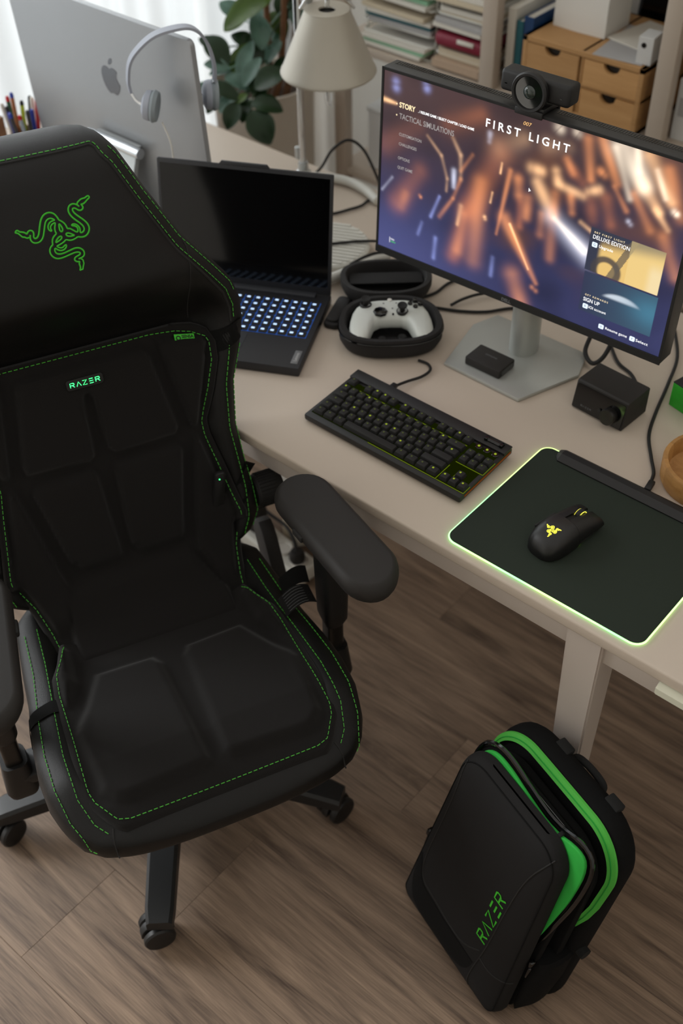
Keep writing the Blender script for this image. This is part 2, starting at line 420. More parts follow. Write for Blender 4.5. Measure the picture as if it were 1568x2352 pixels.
# ------------------------------------------------------------------ the long white desk
desk = thing('desk', 'long pale desk with tapered leg, carrying monitor, laptop and keyboard', 'desk', (-1.2, .4, 0)); cam_scale(desk)
DX0, DX1, DY1 = -2.40, .02, .80
t = B(); box(t, ((DX0+DX1)/2+1.2, 0, ZD-.011), (DX1-DX0, DY1, .022), bev=.004, seg=3); obj('tabletop', t, 'desk_white', desk)
t = B(); box(t, ((DX0+DX1)/2+1.2, -.37, .69), (DX1-DX0-.16, .018, .055), bev=.002); obj('apron', t, 'desk_edge', desk)
t = B(); box(t, ((DX0+DX1)/2+1.2, .37, .69), (DX1-DX0-.16, .018, .055), bev=.002); obj('apron', t, 'desk_edge', desk)
def leg(cx, cy, sx, sy):
    t = B(); secs = []
    for z, wd in ((.0587, .04), (.717, .062)):
        x0, x1 = sorted((cx, cx-sx*wd)); y0, y1 = sorted((cy, cy-sy*wd))
        secs.append([(x0, y0, z), (x1, y0, z), (x1, y1, z), (x0, y1, z)])
    loft(t, secs); bmesh.ops.bevel(t, geom=t.edges[:], offset=.003, segments=2, affect='EDGES'); return obj('leg', t, 'desk_edge', desk)
# (outer corner x, y, outward signs) in desk coordinates before the scaling about the camera
leg(-.417+1.2, .012-.4, 1, -1); leg(-.417+1.2, .788-.4, 1, 1); leg(-2.36+1.2, .012-.4, -1, -1); leg(-2.36+1.2, .788-.4, -1, 1)
leg(-1.42+1.2, .788-.4, -1, 1)
# cream runner clipped under the edge near the right
t = B(); prism(t, [(-.012, -.016), (.02, -.016), (.02, .001), (.0, .001), (-.012, -.004)], 0, .3, bev=.003, mat4=frame((-.322, .004, .716), (0, 1, 0), (0, 0, 1), (1, 0, 0)))
tag(cam_scale(obj('edge_rail', t, 'bracket_cream')), 'cream rail under the desk edge right of the leg', 'rail')
# the two walls out of view
w = B(); box(w, (1.26, -.1, 1.3), (.12, 3.9, 2.7)); struct(obj('wall_right', w, 'wall_paint', smooth=False))
w = B(); box(w, (-.7, -2.06, 1.3), (3.9, .12, 2.7)); struct(obj('wall_front', w, 'wall_paint', smooth=False))
# ------------------------------------------------------------------ gaming chair
CH = (-1.117, -.259, 0); CA = math.radians(-25)
chair = thing('gaming_chair', 'black gaming chair with green stitching standing before the desk', 'chair', CH, CA)
BW = [(-.075, .17), (-.062, .2), (-.053, .214), (-.039, .236), (0, .255), (.055, .254), (.109, .249), (.179, .246), (.26, .258), (.319, .281), (.363, .295), (.401, .297), (.442, .284), (.479, .257), (.541, .209), (.62, .169), (.686, .139), (.709, .122), (.722, .1), (.7285, .07)]
NM = -.035
def bN(v):   # back-plane frame
    return Vector((-.14 - v*.3048, 0, .53 + v*.9524))
BNv = Vector((.9524, 0, .3048)); BVv = Vector((-.3048, 0, .9524))
def bnf(u, v):
    w_ = max(interp(BW, v), 1e-4); s = min(1., abs(u)/w_)
    up_ = sstep(.372, .50, v)
    low = -.022 + .05*sstep(.72, .9, s)
    hi = .088 + .012*(1-s*s) - .03*sstep(.55, .76, v)
    nf = low*(1-up_) + hi*up_
    p = 3.6
    r = (max(0., 1-s**p))**(1/p)
    tcap = math.sqrt(max(0., 1-(max(0., v-.66)/.07)**2)) if v < .73 else 0.
    bcap = math.sqrt(max(0., 1-(max(0., .0-v)/.078)**2)) if v > -.078 else 0.
    return NM + (nf-NM)*r*tcap*bcap
def bnb(u, v):
    w_ = max(interp(BW, v), 1e-4); s = min(1., abs(u)/w_); r = (max(0., 1-s**3))**(1/3)
    tcap = math.sqrt(max(0., 1-(max(0., v-.66)/.07)**2)); bcap = math.sqrt(max(0., 1-(max(0., -v)/.078)**2))
    return NM - .055*r*tcap*bcap
BK = .973; BT = Vector((.0361, -.006, .0543))  # backrest and cushion back scaled toward the camera position
def bmap(p): return Vector(p)*BK + BT
def bp3(u, v, n): return bmap(bN(v) + Vector((0, u, 0)) + BNv*n)
vs = [-.0749+.002*i for i in range(6)] + [-.06+.0115*i for i in range(63)]
vs = [v for v in vs if v < .66] + [.66, .672, .684, .695, .704, .711, .717, .722, .726, .7284]
NC = 56
cs = [math.sin(PI/2*(-1+2*i/NC))*(.6)+(-1+2*i/NC)*.4 for i in range(NC+1)]
t = B(); secs = []
for v in vs:
    w_ = interp(BW, v)
    secs.append([bp3(c_*w_, v, bnf(c_*w_, v)) for c_ in cs] + [bp3(c_*w_, v, bnb(c_*w_, v)) for c_ in cs[::-1][1:-1]])
loft(t, secs)
backrest = obj('backrest', t, 'leather', chair, angle=60)
# outline helper: half outline points inset by d
def outline_inset(d, v0, v1, n=70):
    pts = []
    for i in range(n+1):
        v = v0+(v1-v0)*i/n; pts.append(Vector((interp(BW, v), v)))
    pts = smooth(pts, 1); out = []
    for i, p in enumerate(pts):
        a = pts[max(0, i-1)]; b = pts[min(len(pts)-1, i+1)]; tg = (b-a).normalized(); nn = Vector((-tg.y, tg.x)); out.append(p+nn*d)
    return out
def on_back(uvs, lift=.0012, f=bnf): return [bp3(p[0], p[1], f(p[0], p[1])+lift) for p in uvs]
# front face of the head section: slightly raised panel inside the rim
rim = outline_inset(.024, .372, .712)
rim = [p for p in rim if p.x > .0 and p.y < .70]
topv = .7
rim = [p for p in rim if p.y < .69]
full = [Vector((-p.x, p.y, 0)) for p in rim] + [Vector((x/10*.2-.1, .7065, 0)) for x in range(0, 11)] + [Vector((p.x, p.y, 0)) for p in rim[::-1]]
full = [Vector((p.x, p.y)) for p in smooth(full, 3)]
t = B()
for m_ in (1,):
    dashes(t, on_back(full, .0018))
out2 = outline_inset(.006, .30, .7); 
obj('stitching', t, 'green_thread', backrest, smooth=False, kind='stuff', label='green stitching along the rim of the head section')
t = B(); tube(t, on_back([Vector((p.x*.975, p.y-.004)) for p in full], -.0005), .0022, n=6); obj('piping', t, 'black_matte', backrest)
for sgn in (1, -1):
    t = B()
    l1 = [Vector((sgn*interp([(-.03, .215), (.0, .228), (.06, .233), (.12, .23), (.18, .226), (.26, .235), (.32, .252), (.335, .255)], v), v)) for v in [-.035+.01*i for i in range(38)]]
    dashes(t, on_back(l1)); 
    l2 = [Vector((sgn*(interp(BW, v)-.004), v)) for v in [-.03+.01*i for i in range(37)]]
    dashes(t, on_back(l2, .0015))
    l3 = [Vector((sgn*(p.x-.004), p.y)) for p in out2 if p.y > .42]; dashes(t, on_back(l3, .0015))
    obj('stitching', t, 'green_thread', backrest, smooth=False, kind='stuff')
    t = B(); sm = [Vector((sgn*interp([(.385, .2), (.44, .197), (.48, .198), (.52, .205), (.545, .2)], v), v)) for v in [.385+.008*i for i in range(20)]]
    tube(t, on_back(sm, .0002), .0011, n=5); obj('seam', t, 'black_matte', backrest)
# emblem on the head section
Aem = ((7.951e-05, -2.077e-05, -.04384), (-1.876e-05, -8.0535e-05, .67583))
def emb_uv(x, y): return Vector((Aem[0][0]*x+Aem[0][1]*y+Aem[0][2], Aem[1][0]*x+Aem[1][1]*y+Aem[1][2]))
t = B()
for pl_ in EMB:
    pts = smooth([(*emb_uv(x, y), 0) for x, y in pl_], 2)
    tube(t, on_back([(p.x, p.y) for p in pts], .0006), .00125, n=5)
obj('snake_emblem', t, 'green_print', backrest, label='green outlined emblem of three entwined snakes')

# seat
SW = [(-.17, .15), (-.15, .19), (-.1, .232), (0, .243), (.07, .249), (.15, .262), (.21, .267), (.27, .264), (.31, .254), (.345, .236), (.37, .21), (.385, .175), (.394, .12), (.398, .07)]
ZM, ZB_ = .443, .388
def sz(x, y):
    w_ = max(interp(SW, x), 1e-4); s = min(1., abs(y)/w_)
    zt = .468 + .0*x + .036*sstep(.62, .84, s)*sstep(.36, .26, x) + .012*sstep(0, .25, x)
    p = 4.; r = (max(0., 1-s**p))**(1/p)
    fc = math.sqrt(max(0., 1-(max(0., x-.315)/.085)**2)); bc = math.sqrt(max(0., 1-(max(0., -.1-x)/.075)**2))
    return ZM + (zt-ZM)*r*fc*bc
def szb(x, y):
    w_ = max(interp(SW, x), 1e-4); s = min(1., abs(y)/w_); r = (max(0., 1-s**3))**(1/3)
    fc = math.sqrt(max(0., 1-(max(0., x-.315)/.085)**2)); bc = math.sqrt(max(0., 1-(max(0., -.1-x)/.075)**2))
    return ZM - (ZM-ZB_)*r*fc*bc
xs = [-.17, -.165, -.155] + [-.145+.0115*i for i in range(41)] + [.335, .345, .354, .362, .369, .375, .381, .386, .39, .3935, .396, .3978]
xs = sorted(x for x in set(xs))
t = B(); secs = []
for x in xs:
    w_ = interp(SW, x)
    secs.append([(x, c_*w_, sz(x, c_*w_)) for c_ in cs] + [(x, c_*w_, szb(x, c_*w_)) for c_ in cs[::-1][1:-1]])
loft(t, secs); seat = obj('seat', t, 'leather', chair, angle=60)
for sgn in (1, -1):
    t = B()
    o1 = [(x, sgn*interp([(-.06, .218), (.03, .224), (.11, .236), (.2, .246), (.27, .247), (.32, .24), (.36, .224), (.37, .215)], x)) for x in [-.06+.01*i for i in range(44)]]
    dashes(t, [(x, y, sz(x, y)+.0015) for x, y in o1])
    o2 = [(x, sgn*interp([(-.06, .195), (.02, .2), (.12, .21), (.22, .219), (.3, .219), (.34, .207), (.362, .19)], x)) for x in [-.06+.01*i for i in range(43)]]
    dashes(t, [(x, y, sz(x, y)+.0015) for x, y in o2])
    obj('stitching', t, 'green_thread', seat, smooth=False, kind='stuff')
    t = B(); tube(t, [(x, sgn*y, sz(x, sgn*y)+.0003) for x, y in [(.355, .183), (.365, .186), (.375, .188), (.383, .188), (.389, .187)]], .0012, n=5); obj('seam', t, 'black_matte', seat)
# mechanism, gas lift, star base
t = B(); box(t, (.0, -.01, .355), (.26, .2, .06), bev=.012); obj('tilt_mechanism', t, 'chair_base', chair)
t = B(); cyl(t, (0, -.022, .09), (0, -.022, .22), .032, n=24); cyl(t, (0, -.022, .22), (0, -.022, .34), .016, n=20); obj('gas_lift', t, 'chair_base', chair)
t = B(); lathe(t, [(.0, .07), (.055, .07), (.06, .08), (.058, .118), (.045, .128), (.0, .128)], 30, Matrix.Translation((0, -.022, 0))); obj('base_hub', t, 'chair_base', chair)
wheel_me = None
for i, a in enumerate((-21.9, 50.1, 122.1, 194.1, 266.1)):
    ar = math.radians(a); Rz = Matrix.Translation((0, -.022, 0)) @ Matrix.Rotation(ar, 4, 'Z')
    t = B(); secs = []
    for r_, wd, z0, z1 in ((.04, .06, .078, .125), (.2, .056, .072, .112), (.325, .052, .066, .098), (.352, .046, .064, .09)):
        h = wd/2; secs.append([(r_, -h, z0), (r_, h, z0), (r_, h, z1-.006), (r_, h-.006, z1), (r_, -h+.006, z1), (r_, -h, z1-.006)])
    loft(t, secs); bmesh.ops.transform(t, matrix=Rz, verts=t.verts); obj('base_arm', t, 'chair_base', chair, angle=25)
    # caster: twin wheel with hood, swivelled
    sw = math.radians((-70, 60, 10, 150, 35)[i]) ; Mx = Rz @ Matrix.Translation((.328, 0, 0)) @ Matrix.Rotation(sw, 4, 'Z')
    t = B(); cyl(t, (0, 0, .055), (0, 0, .075), .009, n=12)
    hood = [(.031*math.cos(q), .031*math.sin(q)) for q in [math.radians(-8+196*k_/14) for k_ in range(15)]]
    prism(t, hood+[(-.02, -.004), (.02, -.004)], -.008, .008, bev=.002, mat4=frame((.012, 0, .03), (1, 0, 0), (0, 0, 1)))
    bmesh.ops.transform(t, matrix=Mx, verts=t.verts); cst = obj('caster', t, 'black_plastic', chair)
    for s_ in (-1, 1):
        t = B(); lathe(t, [(0, -.008), (.024, -.008), (.029, -.004), (.0295, .004), (.027, .008), (.018, .0095), (0, .0095)], 28, frame((.012, s_*.018, .0297), (1, 0, 0), (0, 0, s_), (0, s_, 0)))
        bmesh.ops.transform(t, matrix=Mx, verts=t.verts); obj('wheel', t, 'black_plastic', cst)
# armrests
def stadium(lg, wd, n=14, taper=.0):
    out = []
    for i in range(n+1):
        a = -PI/2+PI*i/n; out.append((lg/2-wd*.5+wd*.5*math.cos(a)*1.0, wd/2*math.sin(a)))
    for i in range(n+1):
        a = PI/2+PI*i/n; out.append((-lg/2+wd*.5+wd*.5*math.cos(a), (wd/2)*math.sin(a)))
    return out
for sgn in (1, -1):
    am = bpy.data.objects.new('armrest', None); COL.objects.link(am); am.parent = chair; am.empty_display_size = .02
    cx, cy, zt = .152, .28*sgn, .74; an = math.radians(8)*sgn
    fr = Matrix.Translation((cx, cy, zt)) @ Matrix.Rotation(an, 4, 'Z')
    t = B(); secs = []
    base = stadium(.285, .1)
    for sc, dz in ((.80, -.036), (.93, -.034), (.985, -.026), (1., -.016), (.975, -.008), (.90, -.002), (.85, .0), (.80, .0005)):
        # shrink as an inset so the long sides stay parallel
        d = (1-sc)*.06
        st = stadium(.285-2*d, .1-2*d); secs.append([fr @ Vector((x, y, dz - .016*max(0, x/.14)**4)) for x, y in st])
    loft(t, secs); obj('arm_pad', t, 'soft_black', am, angle=50)
    t = B(); px_, py_ = .09, .297*sgn
    loft(t, [[(px_+x, py_+y, z) for x, y in rrect(a, b, .012, 4)] for z, a, b in ((.71, .062, .05), (.50, .056, .046), (.455, .054, .044), (.435, .04, .034))]); obj('post_sleeve', t, 'black_plastic', am)
    t = B(); loft(t, [[(px_+x, py_+y, z) for x, y in rrect(.038, .03, .007, 3)] for z in (.45, .30)]); obj('inner_post', t, 'dark_metal', am)
    t = B(); loft(t, [[(px_+x, py_+y, z) for x, y in rrect(a, b, .014, 4)] for z, a, b in ((.375, .052, .044), (.31, .066, .056), (.295, .06, .05))])
    box(t, (px_, (py_-.12*sgn), .335), (.06, .24, .025), bev=.006); obj('arm_bracket', t, 'black_plastic', am)
    t = B(); box(t, fr @ Vector((-.03, -.05*sgn, -.022)), (.028, .008, .012), bev=.003, rot=an); obj('adjust_button', t, 'black_matte', am)
    # recline side cover
    t = B(); prism(t, smooth([(-.205, .445), (-.17, .478), (-.142, .465), (-.112, .415), (-.083, .368), (-.086, .342), (-.115, .325), (-.145, .345), (-.175, .395)], 1, True), -.014, .014, bev=.004, mat4=frame((0, .268*sgn, 0), (1, 0, 0), (0, 0, 1)))
    obj('recline_cover', t, 'soft_black', chair)
    # lumbar knob
    t = B(); lathe(t, [(0, 0), (.028, 0), (.031, .004), (.0315, .04), (.027, .052), (0, .053)], 30, frame((-.134, .243*sgn, .585), (1, 0, 0), (0, 0, 1), (0, sgn, 0)))
    for i in range(30):
        a = 2*PI*i/30; tube(t, [(-.134+.0315*math.cos(a), (.25)*sgn, .585+.0315*math.sin(a)), (-.134+.0315*math.cos(a), (.284)*sgn, .585+.0315*math.sin(a))], .0014, n=4)
    obj('lumbar_knob', t, 'black_matte', chair)

# ------------------------------------------------------------------ haptic cushion strapped to the chair
cus = thing('haptic_cushion', 'black quilted haptic cushion strapped over the gaming chair', 'cushion', CH, CA)
# profile of the cushion from front of the bend up the back
p0, p1, p2 = Vector((.035, 0, .490)), Vector((-.07, 0, .478)), bmap(bN(.03)); p2.y = 0
bend = [((1-t_)**2)*p0 + 2*t_*(1-t_)*p1 + t_*t_*p2 for t_ in [i/18 for i in range(19)]]
prof = bend + [bmap(bN(.03+.0072*i)) for i in range(1, 50)]
for p_ in prof: p_.y = 0.
arc = [0.]
for a, b in zip(prof, prof[1:]): arc.append(arc[-1]+(b-a).length)
arc0 = arc[18]
vv = [(a-arc0)/BK+.03 for a in arc]          # continues the back-plane v below the bend
CW = [(-.25, .178), (-.17, .178), (-.1, .188), (-.05, .2), (0, .222), (.015, .224), (.06, .215), (.12, .204), (.175, .193), (.2, .193), (.23, .204), (.31, .231), (.34, .234), (.362, .226), (.375, .205), (.384, .165), (.3865, .12)]
PAN = [[(-.115, .351), (-.103, .363), (.103, .365), (.119, .345), (.142, .2), (.131, .189), (.02, .187), (.007, .203), (.004, .297), (-.002, .305), (-.006, .297), (-.011, .192), (-.022, .185), (-.136, .191), (-.14, .21)],
       [(-.138, .165), (-.124, .174), (-.025, .174), (-.015, .163), (-.008, .002), (-.017, -.006), (-.089, -.006), (-.108, .009)],
       [(.01, .172), (.131, .175), (.141, .162), (.108, .002), (.097, -.009), (.014, -.004), (.002, .017)],
       [(.131, .364), (.142, .369), (.217, .353), (.22, .337), (.175, .192), (.158, .194)],
       [(.158, .177), (.172, .184), (.207, .017), (.172, -.105), (.138, -.101), (.116, -.035)]]
PAN += [[(-u, v) for u, v in PAN[3]], [(-u, v) for u, v in PAN[4]]]
PAN += [[(-.13, -.03), (.105, -.03), (.15, -.12), (.15, -.2), (-.15, -.2), (-.15, -.11)]]
def bump(u, v, pans, h, soft):
    m_ = 0.
    for p in pans:
        d = sdf_poly((u, v), p)
        if d > 0: m_ = max(m_, sstep(0, soft, d))
    return h*m_
def padh(u, v): return max(-.008, bnf(u, v)+.011 if v > .0 else -.008) + bump(u, v, PAN, .014, .010)
def pnorm(i):
    a = prof[max(0, i-1)]; b = prof[min(len(prof)-1, i+1)]; d = (b-a).normalized(); return Vector((d.z, 0, -d.x))
NCU = 96
t = B(); top = []; bot = []
for i, p in enumerate(prof):
    w_ = interp(CW, vv[i]); nn = pnorm(i); ra = []; rb = []
    for j in range(NCU+1):
        s = -1+2*j/NCU; u = s*w_; e = min(1., (1-abs(s))*w_/.007)
        h = padh(u, vv[i]) - .007*(1-e)**2 - (.014*(1-i/5)**2 if i < 5 else 0)
        q = p + Vector((0, u*BK-.006*sstep(-.1, .05, vv[i]), 0)); ra.append(t.verts.new(q + nn*h)); rb.append(t.verts.new(q + nn*(-.021)))
    top.append(ra); bot.append(rb)
for i in range(len(top)-1):
    for j in range(NCU):
        t.faces.new((top[i][j], top[i][j+1], top[i+1][j+1], top[i+1][j])); t.faces.new((bot[i][j], bot[i+1][j], bot[i+1][j+1], bot[i][j+1]))
    for j in (0, NCU): t.faces.new((top[i][j], top[i+1][j], bot[i+1][j], bot[i][j]))
for j in range(NCU):
    for i in (0, len(top)-1): t.faces.new((top[i][j], bot[i][j], bot[i][j+1], top[i][j+1]))
bpad = obj('back_pad', t, 'pad_fabric', cus, angle=80)
def on_pad(u, v, lift=.0):
    v = max(v, vv[0]+1e-5)
    for i in range(len(vv)-1):
        if vv[i] <= v <= vv[i+1]:
            f_ = (v-vv[i])/(vv[i+1]-vv[i]); p = prof[i]*(1-f_)+prof[i+1]*f_; n_ = pnorm(i); w_ = interp(CW, v); s = abs(u)/w_
            h = padh(u, v); return p+Vector((0, u*BK-.006*sstep(-.1, .05, v), 0))+n_*(h+lift)
    return prof[-1]+Vector((0, u*BK-.006, 0))
st = [(interp(CW, v)-.011, v) for v in [-.18+.01*i for i in range(54)]] + [(.196, .364), (.17, .372), (.14, .3755)]
st = [(u, v) for u, v in st]
line = st + [(u/20*.13, .377) for u in range(19, -20, -1)] + [(-u, v) for u, v in st[::-1]]
t = B(); dashes(t, [on_pad(u, v, .002) for u, v in line], dash=.006, gap=.003); obj('stitching', t, 'green_thread', bpad, smooth=False, kind='stuff')
# lit badge
fr = frame(on_pad(-.0005, .3315, .0022), (0, 1, 0), BVv)
t = B(); prism(t, rrect(.061, .018, .005), -.003, .001, bev=.0008, mat4=fr); bd = obj('badge', t, 'black_matte', cus)
t = B(); wordmark(t, fr @ Matrix.Translation((0, 0, .0014)), .0074, .15, 1.22); obj('badge_lettering', t, 'green_led', bd, smooth=False, label='glowing green RAZER lettering')
# sewn tag
fr = frame(on_pad(.1825, .3575, .004), (0, 1, -.24), BVv)
t = B(); box(t, (0, 0, 0), (.035, .0135, .0012), bev=.0004); bmesh.ops.transform(t, matrix=fr, verts=t.verts); tg = obj('fabric_tag', t, 'green_print', cus, label='bright green sewn tag')
text('tag_lettering', 'SENSA', .0072, 'black_matte', tg, fr @ Matrix.Translation((-.0048, .0022, .0008)), bold=.0002)
text('tag_lettering', 'HD HAPTICS', .0034, 'black_matte', tg, fr @ Matrix.Translation((-.0048, -.0031, .0008)), bold=.0001)
t = B(); ribbon(t, [fr @ Vector((-.0108+.0034*math.cos(a), .0034*math.sin(a), .0009)) for a in [2*PI*i/20 for i in range(20)]], .0018, fr.to_3x3() @ Vector((0, 0, 1)), closed=True); obj('tag_mark', t, 'black_matte', tg, smooth=False)
# control pod with pin-point light
fr = frame(on_pad(.18, .064, .006), (-.035, .2, 1), (0, 1, -.2)); fr = frame(on_pad(.181, .062, .004), (0, .15, 1), (0, -1, .15))
t = B(); prism(t, rrect(.095, .02, .006), -.006, .004, bev=.002, mat4=fr); pod = obj('control_pod', t, 'black_plastic', cus)
t = B(); lathe(t, [(0, 0), (.0013, 0), (.0013, .0006), (0, .0006)], 10, fr @ Matrix.Translation((.036, .002, .0045))); obj('status_light', t, 'green_led', pod)
# seat pad
SPW = [(-.01, .168), (.0, .172), (.03, .182), (.06, .2), (.1, .206), (.2, .208), (.295, .212), (.315, .207), (.345, .188), (.36, .176), (.368, .165)]
SPAN = [[(.067, -.133), (.072, -.026), (.095, -.013), (.318, -.004), (.332, -.017), (.338, -.149), (.33, -.169), (.308, -.189), (.189, -.196), (.171, -.19)]]
SPAN += [[(x, -y) for x, y in SPAN[0]], [(-.007, -.168), (.008, -.151), (.082, -.155), (.136, -.186), (.132, -.196), (.062, -.199), (.015, -.182)]]
SPAN += [[(x, -y) for x, y in SPAN[2]]]
def spz(x, y):
    w_ = interp(SPW, x); s = abs(y)/w_
    return interp([(-.05, .485), (.04, .483), (.15, .487), (.26, .494), (.33, .49), (.36, .481), (.37, .476)], x) + .016*sstep(.75, 1., s)*sstep(.33, .22, x) + bump(x, y, SPAN, .015, .02)
t = B(); top = []; bot = []
for i in range(101):
    x = -.005+.373*i/100; w_ = interp(SPW, x); ra = []; rb = []
    for j in range(NCU+1):
        s = -1+2*j/NCU; y = s*w_; e = min(1., min((1-abs(s))*w_, (.368-x)+.001)/.007)
        z = spz(x, y); ra.append(t.verts.new((x, y, z-.006*(1-e)**2))); rb.append(t.verts.new((x, y, z-.02)))
    top.append(ra); bot.append(rb)
for i in range(100):
    for j in range(NCU):
        t.faces.new((top[i][j], top[i][j+1], top[i+1][j+1], top[i+1][j])); t.faces.new((bot[i][j], bot[i+1][j], bot[i+1][j+1], bot[i][j+1]))
    for j in (0, NCU): t.faces.new((top[i][j], top[i+1][j], bot[i+1][j], bot[i][j]))
for j in range(NCU):
    for i in (0, 100): t.faces.new((top[i][j], bot[i][j], bot[i][j+1], top[i][j+1]))
spad = obj('seat_pad', t, 'pad_fabric', cus, angle=80)
ed = [(x, interp(SPW, x)-.011) for x in [.0+.009*i for i in range(40)]]
line = ed + [(.3565+.001*math.sin(PI*(i+20)/40), .154*-i/20) for i in range(-20, 21)] + [(x, -y) for x, y in ed[::-1]]
t = B(); dashes(t, [(x, y, spz(x, y)+.0015) for x, y in line], dash=.006, gap=.003); obj('stitching', t, 'green_thread', spad, smooth=False, kind='stuff')
# straps
def strap_back(uv0, uv1, wd):
    t = B(); a = Vector(uv0); b = Vector(uv1); d = (b-a).normalized(); nn = Vector((-d.y, d.x)); L = []; R = []
    for i in range(17):
        p = a+(b-a)*i/16; q0 = p+nn*wd/2; q1 = p-nn*wd/2
        L.append(t.verts.new(bp3(q0.x, q0.y, bnf(q0.x, q0.y)+.0028))); R.append(t.verts.new(bp3(q1.x, q1.y, bnf(q1.x, q1.y)+.0028)))
    for i in range(16): t.faces.new((L[i], L[i+1], R[i+1], R[i]))
    bmesh.ops.solidify(t, geom=t.faces[:], thickness=.002); return obj('strap', t, 'black_web', cus)
for sgn in (1, -1):
    strap_back((sgn*.222, .335), (sgn*.289, .352), .035); strap_back((sgn*.205, .035), (sgn*.258, .09), .034)
    if sgn > 0: continue
    t = B(); L = []; R = []
    for i in range(15):
        y = sgn*(.2+.0675*i/14); 
        for lst, x in ((L, .105), (R, .131)):
            yy = min(abs(y), interp(SW, x)*.9995)*sgn; lst.append(t.verts.new((x, yy, max(sz(x, yy), .447)+.0028)))
    for lst, x in ((L, .105), (R, .131)):
        lst.append(t.verts.new((x, sgn*(interp(SW, x)+.003), .43))); lst.append(t.verts.new((x, sgn*(interp(SW, x)-.005), .40)))
    for i in range(len(L)-1): t.faces.new((L[i], L[i+1], R[i+1], R[i]))
    bmesh.ops.solidify(t, geom=t.faces[:], thickness=.002); obj('strap', t, 'black_web', cus)
# loose strap end and care label by the left bolster
t = B(); L = []; R = []
for i in range(9):
    f_ = i/8; c_ = Vector((.035+.006*f_, .222+.05*f_, .505+.022*math.sin(f_*2.2))); 
    L.append(t.verts.new(c_+Vector((-.019, .004, 0)))); R.append(t.verts.new(c_+Vector((.019, -.004, -.003))))
for i in range(8): t.faces.new((L[i], L[i+1], R[i+1], R[i]))
bmesh.ops.solidify(t, geom=t.faces[:], thickness=.003); obj('strap', t, 'black_web', cus)
t = B(); L = []; R = []; lp = []
for i in range(9):
    f_ = i/8; c_ = Vector((.085, .205+.058*f_, .507+.02*math.sin(f_*2.6))); lp.append(c_)
    L.append(t.verts.new(c_+Vector((-.02, -.0, .004)))); R.append(t.verts.new(c_+Vector((.02, .0, -.002))))
for i in range(8): t.faces.new((L[i], L[i+1], R[i+1], R[i]))
bmesh.ops.solidify(t, geom=t.faces[:], thickness=.0012); cl = obj('care_label', t, 'black_matte', cus, label='black care label with small white print')
t = B()
for k_ in range(7):
    dx = -.016+.0055*k_
    ribbon(t, [p+Vector((dx, 0, .0021-dx*.15)) for p in lp[1:7]], .0007, (0, 0, 1))
obj('label_print', t, 'grey_print', cl, smooth=False)
# ------------------------------------------------------------------ monitor
mth = .0308; mti = .045
mo = thing('monitor', 'black framed monitor on silver stand showing a game menu', 'monitor', (-.89, .5, ZD)); cam_scale(mo)
MO = Vector((-1.187, .430, .875)) - Vector((-.89, .5, ZD))
MX = Vector((math.cos(mth), math.sin(mth), 0)); MB_ = Vector((-math.sin(mth), math.cos(mth), 0))
MY = Vector((0, 0, math.cos(mti))) + MB_*math.sin(mti); MF = frame(MO, MX, MY)     # z of this frame faces the viewer
MWd, MHt = .584, .343
mat('monitor_grey', '#302f2e', .45)
def mp(x, y, z=0.): return MF @ Vector((x, y, z))
t = B(); box(t, (MWd/2, MHt/2, -.02), (MWd, MHt, .04), bev=.003); box(t, (MWd/2, MHt*.45, -.05), (MWd*.55, MHt*.6, .03), bev=.01); bmesh.ops.transform(t, matrix=MF, verts=t.verts); obj('housing', t, 'monitor_grey', mo)
t = B()
for c_, s_ in (((MWd/2, .007, .0015), (MWd, .014, .003)), ((MWd/2, MHt-.0025, .001), (MWd, .005, .002)), ((.0025, MHt/2, .001), (.005, MHt, .002)), ((MWd-.0025, MHt/2, .001), (.005, MHt, .002))): box(t, c_, s_, bev=.0006, seg=1)
bmesh.ops.transform(t, matrix=MF, verts=t.verts); obj('bezel', t, 'black_matte', mo)
text('brand_lettering', 'DELL', .0085, 'grey_print', mo, MF @ Matrix.Translation((.288, .006, .0032)), align='CENTER', bold=.0002)
t = B()
for i in range(118):
    x = .012+i*(MWd-.024)/117
    if .262 < x < .322: continue
    box(t, (x, MHt+.0001, -.0275), (.0022, .0008, .013))
bmesh.ops.transform(t, matrix=MF, verts=t.verts); obj('vent_slots', t, 'gloss_black', mo, smooth=False, kind='stuff')
# picture on the screen: blurred brass tubes over indigo, painted vertex by vertex
SX0, SX1, SY0, SY1 = .005, MWd-.005, .014, MHt-.005
def capsule(x, y, x0, y0, x1, y1, w0, w1):
    ex, ey = x1-x0, y1-y0; l = ex*ex+ey*ey; t_ = max(0., min(1., ((x-x0)*ex+(y-y0)*ey)/l)); d = math.hypot(x-x0-t_*ex, y-y0-t_*ey); w_ = w0+(w1-w0)*t_
    return d/w_, t_
C1, C2, C3, C4, GR, BL, TN = (.34, .12, .05), (.72, .29, .11), (1., .60, .31), (1., .86, .68), (.6, .62, .75), (.24, .28, .55), (.40, .25, .15)
